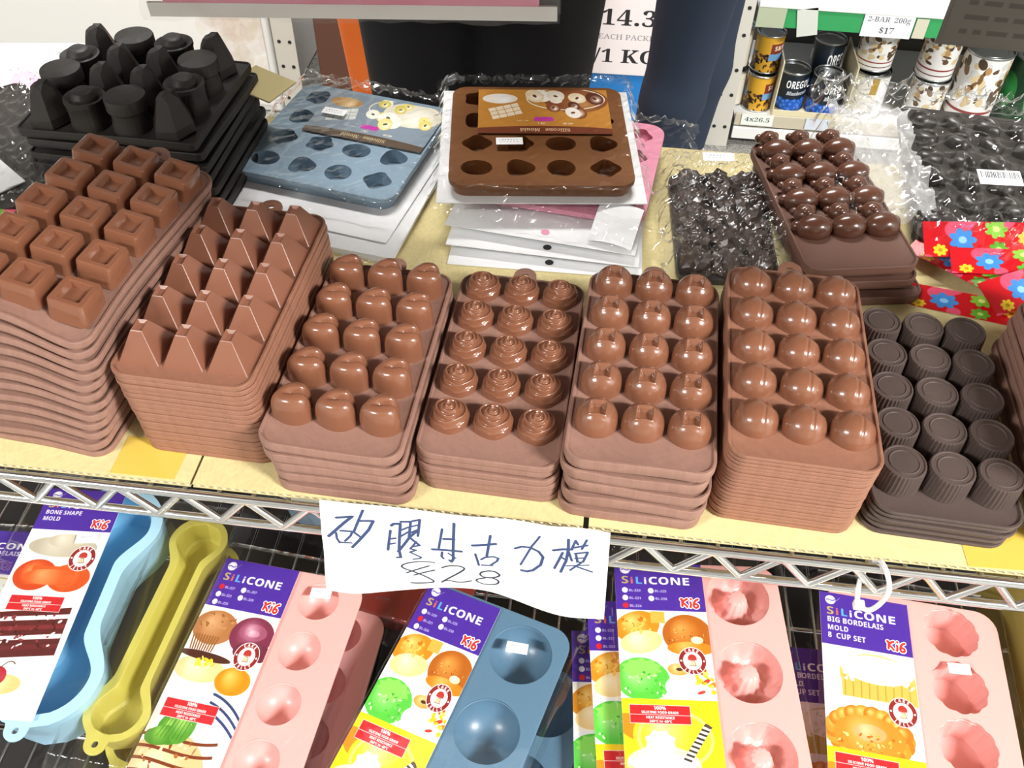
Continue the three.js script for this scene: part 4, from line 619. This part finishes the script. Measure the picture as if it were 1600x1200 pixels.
strip('red flower-print header card along the near edge of the loose clear bag', 0.395, C + 0.034, -0.7225, 0.10, 0.178, 0.034, 0.55, 0.003);
strip('red flower-print header card lying flat on the cardboard, lowest of the fan', 0.348, C + 0.004, -0.659, -0.20, 0.130, 0.022, 0.5, 0.003);
strip('red flower-print header card lying aslant across the fan', 0.352, C + 0.016, -0.693, -0.72, 0.120, 0.026, 0.3, 0.003);
strip('red flower-print header card turned end-on at the dark ribbed cup side of the fan', 0.392, C + 0.020, -0.672, 0.5, 0.085, 0.034, 0.35, 0.003);
strip('red flower-print header card beside the near-black gem mould stack', -0.520, C + 0.044, -0.60, 0.12, 0.110, 0.036, 0.45, 0.003);
strip('red flower-print header card shaded inside the fan under the loose clear bag', 0.405, C + 0.026, -0.700, 0.05, 0.150, 0.026, 0.4, 0.003);
{
  const pr = canvas(256, 256, (c, w, h) => { c.fillStyle = '#f5f3f3'; c.fillRect(0, 0, w, h); c.fillStyle = '#f0a8c4'; c.beginPath(); c.moveTo(150, 120); c.bezierCurveTo(120, 80, 170, 60, 180, 95); c.bezierCurveTo(200, 60, 240, 90, 205, 140); c.fill(); c.fillStyle = '#d8488a'; c.beginPath(); c.arc(215, 140, 14, 0, 7); c.fill(); c.fillStyle = '#c9c5c8'; for (let i = 0; i < 7; i++) c.fillRect(20, 40 + i * 14, 70, 4); });
  const t = thing('paper_pack', 'white paper pack with a pink heart print beside the near-black gem stack', 'pack', [-0.655, C + 0.030, -0.845], 0.15);
  part('sheet', box(0.20, 0.004, 0.20, 0, 0.002, 0), M.paper, t); part('print', sheetGeo(0.19, 0.19, 0.0045), std(0xffffff, 0.6, { map: pr }), t);
}
{ const m = solo('cardboard_scrap', rbox(0.05, 0.002, 0.045, 0.0006), M.card, 'beige cardboard scrap sticking out of the near-black mould stack', 'cardboard', [-0.343, C + 0.0765, -0.822], -0.35); m.rotation.z = -0.12; }
// bagged dark moulds beside the near-black stack
for (const [x, y, z, turn, w, l, label] of [[-0.585, C + 0.001, -0.80, 0.5, 0.17, 0.24, 'shiny bagged black mould lying flat beside the near-black gem stack'], [-0.590, C + 0.036, -0.70, 0.75, 0.15, 0.22, 'bagged black mould leaning on top beside the near-black gem stack'], [-0.520, C + 0.001, -0.612, 0.1, 0.16, 0.12, 'bagged black mould with white card between the square mould and the gem stack']]) {
  const t = thing('mould_pack', label, 'mould pack', [x, y, z], turn);
  part('tray', trayGeo(w, l, 0.014, 0.018), M.darkBag, t); part('backing_card', box(w * 0.5, 0.001, l * 0.35), M.paper, t, [-w * 0.15, 0.0205, l * 0.22], [0.05, 0.2, 0]);
  part('film', film(w + 0.05, l + 0.05, 0.024, { seed: x * 20 + z * 7, amp: 0.013, rim: 0.020, low: 0.001, nx: 80, nz: 80, jag: 0.005 }), M.film, t, null, null, 'crinkled clear plastic bag');
}

// ------------------------------------------------------------------ goods hanging from the shelf above
{
  const t = thing('hanging_pack', 'pink sheet in a clear sleeve hanging from the shelf above', 'pack', [-0.178, 1.1235, -0.600], 0.02); t.rotation.z = 0.05;
  part('pink_sheet', rbox(0.262, 0.175, 0.004, 0.0015, 0, 0.0955, 0), M.rosePink, t);
  const f = new THREE.PlaneGeometry(0.29, 0.185, 60, 30), p = f.attributes.position; for (let i = 0; i < p.count; i++) p.setZ(i, 0.006 + 0.004 * noise(p.getX(i) * 30, p.getY(i) * 40)); f.computeVertexNormals();
  part('film', f, M.filmDull, t, [0, 0.0915, 0.002], null, 'clear plastic sleeve'); part('film', f.clone(), M.filmDull, t, [0, 0.0915, -0.012]);
  part('card_strip', box(0.286, 0.010, 0.002, 0, 0.003, 0), std(lin(0.8, 0.8, 0.78), 0.6), t);
  for (const s of [-1, 1]) part('hook', new THREE.TorusGeometry(0.008, 0.0012, 8, 24), M.chrome, t, [s * 0.1, 0.188, 0], [0, 0.3, 0]), part('cord', rod([s * 0.1, 0.195, 0], [s * 0.1, 0.246, 0], 0.001, 6), M.whitePlastic, t);
}
{
  const tex = canvas(256, 256, (c, w, h) => { c.fillStyle = '#77746f'; c.fillRect(0, 0, w, h); c.fillStyle = '#5d5a57'; const q = rng(3); for (let y = 16; y < 246; y += 15) { let x = 20; while (x < 220) { const k = 8 + q() * 26; c.fillRect(x, y, k, 5); x += k + 8; if (q() < 0.15) break; } } });
  const t = thing('shelf_tag', 'grey information card hanging from the shelf above, in front of the cans', 'card', [0.340, 1.062, -0.745], -0.06);
  part('card', rbox(0.150, 0.205, 0.0015, 0.0006, 0, 0.1025, 0), std(lin(0.17, 0.165, 0.155), 0.6), t);
  part('print', new THREE.PlaneGeometry(0.144, 0.199).translate(0, 0.1025, 0.0010), std(0xffffff, 0.6, { map: tex }), t);
  part('clip', rbox(0.02, 0.115, 0.004, 0.001, 0, 0.2560, 0), M.chrome, t);
}

// ------------------------------------------------------------------ behind the shelf: people, rack of tins, cartons
function body(bones, blend, cell) {
  const lo = new THREE.Vector3(1e9, 1e9, 1e9), hi = new THREE.Vector3(-1e9, -1e9, -1e9);
  for (const [a, ra, c, rb] of bones) for (const [p, r] of [[a, ra], [c, rb]]) { const m = Math.max(...(Array.isArray(r) ? r : [r])) + cell * 3; lo.min(new THREE.Vector3(p[0] - m, p[1] - m, p[2] - m)); hi.max(new THREE.Vector3(p[0] + m, p[1] + m, p[2] + m)); }
  const mid = lo.clone().add(hi).multiplyScalar(0.5), half = Math.max(hi.x - lo.x, hi.y - lo.y, hi.z - lo.z) / 2, n = Math.min(110, Math.ceil(2 * half / cell));
  const mc = new MarchingCubes(n, new THREE.MeshBasicMaterial(), false, false, 120000); mc.isolation = 0;
  const bs = bones.map(([a, ra, c, rb]) => { const A = new THREE.Vector3(...a), D = new THREE.Vector3(...c).sub(A); return { A, D, dd: Math.max(1e-9, D.dot(D)), ra, rb }; }), P = new THREE.Vector3(), V = new THREE.Vector3();
  for (let z = 0; z < n; z++) for (let y = 0; y < n; y++) for (let x = 0; x < n; x++) {
    P.set(mid.x + (x - n / 2) / (n / 2) * half, mid.y + (y - n / 2) / (n / 2) * half, mid.z + (z - n / 2) / (n / 2) * half); let s = 0;
    for (const q of bs) { V.copy(P).sub(q.A); const t = Math.min(1, Math.max(0, V.dot(q.D) / q.dd)); V.addScaledVector(q.D, -t); s += Math.exp(-(V.length() - (q.ra + (q.rb - q.ra) * t)) / blend); }
    mc.field[x + y * n + z * n * n] = blend * Math.log(Math.max(s, 1e-30));
  }
  mc.update();
  const g = new THREE.BufferGeometry(); g.setAttribute('position', new THREE.BufferAttribute(mc.positionArray.slice(0, mc.count * 3), 3)); g.setAttribute('normal', new THREE.BufferAttribute(mc.normalArray.slice(0, mc.count * 3), 3));
  return g.scale(half, half, half).translate(mid.x, mid.y, mid.z);
}
function person(label, x, z, turn, { hip = 0.10, legs, top, arms }, mats) {
  const t = thing('person', label, 'person', [x, 0, z], turn);
  const [fl, fr] = legs;   // foot x, z offsets
  const leg = (s, f) => { const h = [s * hip, 0.90, 0], k = [s * hip * 0.85 + f[0] * 0.5, 0.49, 0.02 + f[1] * 0.5], a = [s * hip * 0.85 + f[0], 0.10, f[1]]; return [[h, 0.083, k, 0.058], [k, 0.058, a, 0.046]]; };
  part('trousers', body([...leg(-1, fl), ...leg(1, fr), [[-0.05, 0.97, 0], 0.105, [0.05, 0.97, 0], 0.105]], 0.010, 0.0135), mats.trousers, t);
  const sh = 1.40;
  const armB = arms.map(([s, e, w]) => [[[s * 0.17, sh, 0], 0.062, e, 0.052], [e, 0.052, w, 0.040]]).flat();
  part('jacket', body([[[-0.06, 0.97, 0.0], 0.103, [-0.09, 1.33, 0], 0.105], [[0.06, 0.97, 0.0], 0.103, [0.09, 1.33, 0], 0.105], [[-0.15, sh, 0], 0.06, [0.15, sh, 0], 0.06], ...armB], 0.014, 0.0135), mats.jacket, t);
  const hand = ([s, e, w]) => { const d = new THREE.Vector3(w[0] - e[0], w[1] - e[1], w[2] - e[2]).normalize(), side = new THREE.Vector3(0, 1, 0).cross(d); if (side.length() < 0.2) side.set(1, 0, 0).cross(d); side.normalize(); const at = (f, q, dn = 0) => [w[0] + d.x * f + side.x * q, w[1] + d.y * f + side.y * q - dn, w[2] + d.z * f + side.z * q]; const o = [[at(-0.03, 0), 0.026, at(0.05, 0), 0.03], [at(0.03, -0.02), 0.014, at(0.085, -0.03), 0.013], [at(0.03, 0.02), 0.014, at(0.085, 0.03), 0.013]]; [-0.030, -0.011, 0.009, 0.028].forEach((q, i) => { const len = [0.050, 0.066, 0.072, 0.062][i]; o.push([at(0.08, q), 0.0095, at(0.08 + len * 0.55, q * 1.1), 0.009], [at(0.08 + len * 0.55, q * 1.1), 0.009, at(0.08 + len, q * 1.1, 0.018), 0.008]); }); o.push([at(0.02, 0.035 * s), 0.012, at(0.06, 0.06 * s, 0.008), 0.010], [at(0.06, 0.06 * s, 0.008), 0.010, at(0.088, 0.062 * s, 0.014), 0.009]); return body(o, 0.004, 0.0042); };
  for (const a of arms) part('hand', hand(a), mats.skin, t);
  part('head', body([[[0, 1.42, 0], 0.052, [0, 1.54, 0.01], 0.055], [[0, 1.60, 0.012], 0.082, [0, 1.67, -0.008], 0.092], [[0, 1.555, 0.05], 0.045, [0, 1.60, 0.05], 0.05], [[0, 1.60, 0.10], 0.012, [0, 1.635, 0.092], 0.008], [[-0.09, 1.615, 0], 0.014, [-0.094, 1.645, -0.004], 0.013], [[0.09, 1.615, 0], 0.014, [0.094, 1.645, -0.004], 0.013]], 0.010, 0.0058), mats.skin, t);
  part('hair', body([[[0, 1.70, -0.02], 0.096, [0, 1.64, -0.04], 0.088], [[-0.05, 1.72, 0.03], 0.05, [0.05, 1.72, 0.03], 0.05]], 0.012, 0.009), M.hair, t);
  for (const s of [-1, 1]) part('eye', new THREE.SphereGeometry(0.011, 12, 8), M.hair, t, [s * 0.032, 1.645, 0.088]);
  part('mouth', new THREE.SphereGeometry(1, 14, 8).scale(0.022, 0.005, 0.006), std(lin(0.4, 0.12, 0.1), 0.5), t, [0, 1.572, 0.098]);
  for (const [s, f] of [[-1, fl], [1, fr]]) part('shoe', body([[[s * hip * 0.85 + f[0], 0.045, f[1] - 0.05], 0.042, [s * hip * 0.95 + f[0], 0.036, f[1] + 0.13], 0.036], [[s * hip * 0.85 + f[0], 0.05, f[1] - 0.03], 0.045, [s * hip * 0.85 + f[0], 0.10, f[1]], 0.045]], 0.008, 0.010), M.shoe, t);
}
person('person in black jacket and black trousers standing behind the shelf', -0.170, -1.16, 0, { hip: 0.080, legs: [[0.0, 0], [0.0, -0.02]], arms: [[-1, [-0.26, 1.14, 0.02], [-0.20, 1.24, 0.20]], [1, [0.235, 1.00, -0.02], [0.12, 1.16, 0.20]]] }, { jacket: M.jacket, trousers: M.trousers, skin: M.skin });
person('person in dark navy jeans standing beside the rack of tins', 0.175, -1.72, 1.45, { hip: 0.085, legs: [[0.0, -0.10], [0.0, -0.02]], arms: [[-1, [-0.25, 1.14, 0.03], [-0.16, 1.22, 0.22]], [1, [0.25, 1.14, 0.03], [0.16, 1.22, 0.22]]] }, { jacket: M.jacket, trousers: M.jeans, skin: M.skin });

{ // orange tapered bin behind the legs
  const t = thing('storage_bin', 'tapered bright orange plastic bin standing behind the black trousers', 'bin', [-0.285, 0, -1.78], 0.0);
  part('bin_body', rrLoft(0.50, 0.36, 0.03, [[0.07, 0], [0.068, 0.01], [0.01, 0.80], [0.0, 0.81], [0.0, 0.825], [0.012, 0.825], [0.02, 0.80], [0.075, 0.03]], { crease: 0.5 }), M.orange, t);
}
{ // white cabinet side with scuffs
  const scuff = canvas(1024, 768, (c, w, h) => { c.fillStyle = '#f3f2ee'; c.fillRect(0, 0, w, h); const q = rng(15); for (let i = 0; i < 90; i++) { const x = 985 + (q() + q() - 1) * 90, y = 560 + (q() + q() - 1) * 140; c.fillStyle = `rgba(${150 + q() * 40},${105 + q() * 40},${70 + q() * 30},${0.02 + q() * 0.06})`; c.beginPath(); c.ellipse(x, y, 6 + q() * 22, 10 + q() * 40, q() * 0.5, 0, 7); c.fill(); } });
  const t = thing('white_cabinet', 'white cabinet with brown scuffs standing behind the near-black moulds', 'cabinet', [-1.62, 0, -2.45]);
  part('body', rbox(1.44, 0.95, 0.55, 0.012, 0, 0.475, -0.1), M.white, t);
  part('side_panel', new THREE.PlaneGeometry(1.40, 0.90).translate(0, 0.475, 0.178), std(0xffffff, 0.4, { map: scuff }), t);
  part('seam', box(0.006, 0.90, 0.006, -0.35, 0.475, 0.178), std(lin(0.6, 0.6, 0.58), 0.6), t);
}
function slottedPost(label, x, z, h, w = 0.058) {
  const t = thing('rack_post', label, 'post', [x, 0, z]);
  part('angle', flat([box(w, h, 0.003, 0, h / 2, 0), box(0.003, h, 0.04, -w / 2, h / 2, -0.02)]), M.post, t);
  for (let y = 0.06; y < Math.min(h, 0.6); y += 0.083) for (const s of [-1, 1]) part('hole', new THREE.CylinderGeometry(0.0052, 0.0052, 0.002, 10).rotateX(Math.PI / 2), M.hole, t, [s * 0.0145, y + (Math.floor(y / 0.083) % 2) * 0.012, 0.0012]);
}
slottedPost('cream slotted metal post beside the white cabinet', -0.858, -2.26, 1.9);
slottedPost('grey white slotted metal post of the rack of tins', 0.327, -2.285, 1.9);
solo('carton_box', rbox(0.34, 0.46, 0.3, 0.004, 0, 0.23, 0), M.carton, 'dark brown carton between the cream post and the orange bin', 'box', [-0.62, 0, -2.45], 0.04);
{ // blue carton with a price board
  const tex = canvas(512, 640, (c, w, h) => { c.fillStyle = '#f1eded'; c.fillRect(0, 0, w, h); c.fillStyle = '#26262a'; c.textAlign = 'left'; c.font = 'bold 170px serif'; c.fillText('$14.3', -10, 250); c.fillStyle = '#8a8a8e'; c.font = '54px serif'; c.fillText('EACH PACKET', 80, 360); c.fillStyle = '#26262a'; c.font = 'bold 150px serif'; c.fillText('/1 KG', 60, 545); });
  const t = thing('blue_carton', 'blue carton with a white 14.3 per 1 kg price board', 'box', [0.075, 0, -2.34], 0.03);
  part('carton', rbox(0.36, 0.50, 0.30, 0.006, 0, 0.25, -0.03), M.blueCarton, t);
  part('price_board', box(0.215, 0.215, 0.004, -0.03, 0.335, 0.123), M.white, t); part('price_print', new THREE.PlaneGeometry(0.213, 0.213).translate(-0.03, 0.335, 0.1255), std(0xffffff, 0.7, { map: tex }), t);
}
// rack of tins
const RZ = -2.30, RX0 = 0.30, RX1 = 2.3;
{
  const t = thing('tin_rack', 'white metal shop rack with a green price rail, holding tins', 'rack');
  for (const y of [0.075, 0.385]) { part('shelf_panel', box(RX1 - RX0 - 0.07, 0.006, 0.46, (RX0 + RX1) / 2 + 0.03, y + 0.003, RZ - 0.23), M.white, t); }
  part('front_lip', rbox(RX1 - RX0 - 0.07, 0.034, 0.010, 0.002, (RX0 + RX1) / 2 + 0.03, 0.040, RZ + 0.004), M.white, t);
  part('price_rail', rbox(RX1 - RX0 - 0.07, 0.036, 0.006, 0.002, (RX0 + RX1) / 2 + 0.03, 0.079, RZ + 0.002), std(lin(0.55, 0.50, 0.38), 0.4), t, null, null, 'beige price rail');
  part('price_rail', rbox(RX1 - RX0 - 0.07, 0.052, 0.006, 0.002, (RX0 + RX1) / 2 + 0.03, 0.368, RZ + 0.002), M.green, t, null, null, 'green price rail');
  part('front_lip', rbox(RX1 - RX0 - 0.07, 0.012, 0.014, 0.002, (RX0 + RX1) / 2 + 0.03, 0.3985, RZ + 0.002), M.white, t);
  part('back_panel', box(RX1 - RX0, 0.9, 0.01, (RX0 + RX1) / 2, 0.45, RZ - 0.47), std(lin(0.12, 0.11, 0.10), 0.8), t);
  const pt = (txts, bg) => std(0xffffff, 0.7, { map: canvas(256, 128, (c, w, h) => { c.fillStyle = bg; c.fillRect(0, 0, w, h); c.textAlign = 'center'; txts.forEach(([s, y, sz, col]) => { c.font = `bold ${sz}px serif`; c.fillStyle = col; c.fillText(s, w / 2, y); }); }) });
  const tg = (m, w, h, x, y, dz = 0.006, r = 0) => part('price_tag', new THREE.PlaneGeometry(w, h), m, t, [x, y, RZ + dz + 0.002], [0, 0, r]);
  tg(pt([['4x26.5', 84, 64, '#33473f']], '#e9efe6'), 0.085, 0.034, 0.425, 0.083); tg(pt([['', 60, 40, '#99a']], '#d3dbe6'), 0.062, 0.034, 0.585, 0.083);
  tg(pt([['2-BAR  200g', 48, 38, '#6b7078'], ['$17', 108, 46, '#454a52']], '#f4f6f8'), 0.122, 0.062, 0.685, 0.368); tg(std(lin(0.42, 0.48, 0.34), 0.6), 0.07, 0.052, 0.40, 0.368); tg(std(lin(0.62, 0.66, 0.6), 0.5), 0.05, 0.07, 0.49, 0.362, 0.007, 0.2); tg(std(lin(0.6, 0.58, 0.46), 0.6), 0.03, 0.05, 0.765, 0.365);
}
function tin(label, x, y, z, r, h, map, turn, group, lid) {
  const t = thing('tin_can', label, 'tin', [x, y, z], turn, group);
  part('can_body', new THREE.CylinderGeometry(r, r, h * 0.93, 36, 1, true).translate(0, h / 2, 0), map, t);
  part('rim', new THREE.TorusGeometry(r, 0.0022, 8, 36).rotateX(Math.PI / 2), M.tin, t, [0, h - 0.002, 0]); part('rim', new THREE.TorusGeometry(r, 0.0022, 8, 36).rotateX(Math.PI / 2), M.tin, t, [0, 0.0024, 0]);
  part('lid', flat([new THREE.CylinderGeometry(r, r, 0.001, 36).translate(0, h - 0.006, 0), new THREE.TorusGeometry(r * 0.72, 0.0012, 6, 30).rotateX(Math.PI / 2).translate(0, h - 0.0052, 0)]), lid ?? M.tin, t);
  part('can_base', new THREE.CylinderGeometry(r * 0.98, r * 0.98, 0.001, 30).translate(0, 0.001, 0), M.tin, t);
}
const canTex = (draw) => std(0xffffff, 0.35, { map: canvas(768, 320, draw) });
const berry = canTex((c, w, h) => { c.fillStyle = '#14202c'; c.fillRect(0, 0, w, h); const q = rng(44); for (let i = 0; i < 120; i++) blob(c, q() * w, h * 0.72 + q() * h * 0.26, 18 + q() * 12, 17 + q() * 10, '#1f55b8', '#5f9cf0'); c.textAlign = 'center'; for (const x of [w * 0.25, w * 0.75]) { c.fillStyle = '#ffffff'; c.font = 'bold 92px sans-serif'; c.fillText('OREGON', x, 120, 230); c.font = 'italic bold 44px serif'; c.fillStyle = '#e3e8ee'; c.fillText('Blueberries', x, 180, 200); } });
const amber = canTex((c, w, h) => { c.fillStyle = '#d8a52e'; c.fillRect(0, 0, w, h); fleck(c, w / 2, h * 0.75, w, h * 0.5, ['#2c170d', '#4a2a16', '#1c0f08', '#6b4326'], 150, 46, 10, 26); c.fillStyle = '#6fa0cf'; for (const x of [w * 0.08, w * 0.58]) { c.fillStyle = '#7a2c1c'; c.fillRect(x, 60, 190, 90); c.fillStyle = '#f4e3cf'; c.font = 'bold 56px sans-serif'; c.fillText('S&W', x + 30, 120); c.fillStyle = '#6fa0cf'; c.fillRect(x - 10, 150, 220, 60); } });
const cream = canTex((c, w, h) => { c.fillStyle = '#e6e0d0'; c.fillRect(0, 0, w, h); c.fillStyle = '#cfc6ae'; for (let i = 0; i < 14; i++) c.fillRect(20 + i * 54, 60, 36, 8); });
const whiteGold = canTex((c, w, h) => { c.fillStyle = '#e2e0da'; c.fillRect(0, 0, w, h); c.fillStyle = '#b08e2e'; for (const x of [60, 250, 440, 630]) c.fillRect(x, 0, 44, 130); c.fillStyle = '#f4f5f8'; for (const x of [110, 490]) c.fillRect(x, 30, 150, 250); });
const coffee = canTex((c, w, h) => { c.fillStyle = '#e8e8e6'; c.fillRect(0, 0, w, h); fleck(c, w / 2, h * 0.35, w, h * 0.6, ['#7a5a3a', '#b08a58', '#5a4028', '#d8c49a', '#4a3a2a', '#cfd0cc'], 160, 48, 14, 34); c.fillStyle = '#8a2f2c'; c.fillRect(0, h * 0.74, w, 12); c.fillStyle = '#5b1f22'; c.fillRect(0, h * 0.88, w, 8); });
const greenTin = canTex((c, w, h) => { c.fillStyle = '#0d3a1e'; c.fillRect(0, 0, w, h); for (const x of [100, 300, 500, 700]) { blob(c, x, 160, 70, 90, '#1d8a3c', '#4cc06a'); } });
const leafTin = canTex((c, w, h) => { c.fillStyle = '#e9f0ec'; c.fillRect(0, 0, w, h); for (let i = 0; i < 12; i++) blob(c, 40 + i * 64, 110 + (i % 3) * 60, 40, 22, '#3ba24a', '#7fd088', i); });
const SY = 0.0815;
{
  const t = thing('carton_tray', 'cream open carton tray holding the dark blueberry tins', 'tray', [0.560, SY, RZ - 0.10]);
  part('base', box(0.19, 0.002, 0.17, 0, 0.001, 0), M.cardEdge, t); part('front_wall', box(0.19, 0.022, 0.003, 0, 0.012, 0.085), M.cardEdge, t); part('side_wall', box(0.003, 0.16, 0.17, -0.0955, 0.08, 0), M.cardEdge, t); part('side_wall', box(0.003, 0.16, 0.17, 0.0955, 0.08, 0), M.cardEdge, t);
}
tin('dark blueberry tin with white lettering, front one in the carton tray', 0.600, SY + 0.003, RZ - 0.068, 0.0415, 0.112, berry, 2.2);
tin('dark blueberry tin with white lettering, beside the front one in the tray', 0.510, SY + 0.003, RZ - 0.085, 0.0415, 0.112, berry, 2.0);
tin('dark blueberry tin at the back of the carton tray', 0.600, SY + 0.003, RZ - 0.160, 0.0415, 0.165, berry, 2.4);
tin('amber tin with a blue band beside the carton tray', 0.425, SY, RZ - 0.07, 0.037, 0.105, amber, 2.9);
tin('amber tin stacked on the other amber tin', 0.427, SY + 0.106, RZ - 0.085, 0.037, 0.105, amber, 2.7);
tin('cream tin between the slotted post and the amber tin', 0.356, SY, RZ - 0.09, 0.033, 0.10, cream, 0);
tin('cream tin stacked on the other cream tin', 0.354, SY + 0.101, RZ - 0.11, 0.033, 0.11, cream, 0.6);
tin('white and gold tin beside the carton tray', 0.712, SY, RZ - 0.09, 0.052, 0.125, whiteGold, 2.6);
tin('clear jar of dried fruit on the white and gold tin', 0.712, SY + 0.126, RZ - 0.11, 0.048, 0.10, coffee, 0.4);
tin('tall white tin with brown coffee bean print, slimmer one', 0.868, SY, RZ - 0.08, 0.048, 0.12, coffee, 1.2);
tin('white tin with bean print stacked on the slimmer one', 0.868, SY + 0.121, RZ - 0.09, 0.048, 0.12, coffee, 2.0);
tin('large white tin with coffee bean print', 0.985, SY, RZ - 0.075, 0.060, 0.21, coffee, 0.3);
tin('dark green tin beside the large coffee bean tin', 1.12, SY, RZ - 0.10, 0.055, 0.19, greenTin, 0.9);
tin('white tin with green leaf print', 1.235, SY, RZ - 0.08, 0.055, 0.20, leafTin, 0.2);

renderer.render(scene, camera);
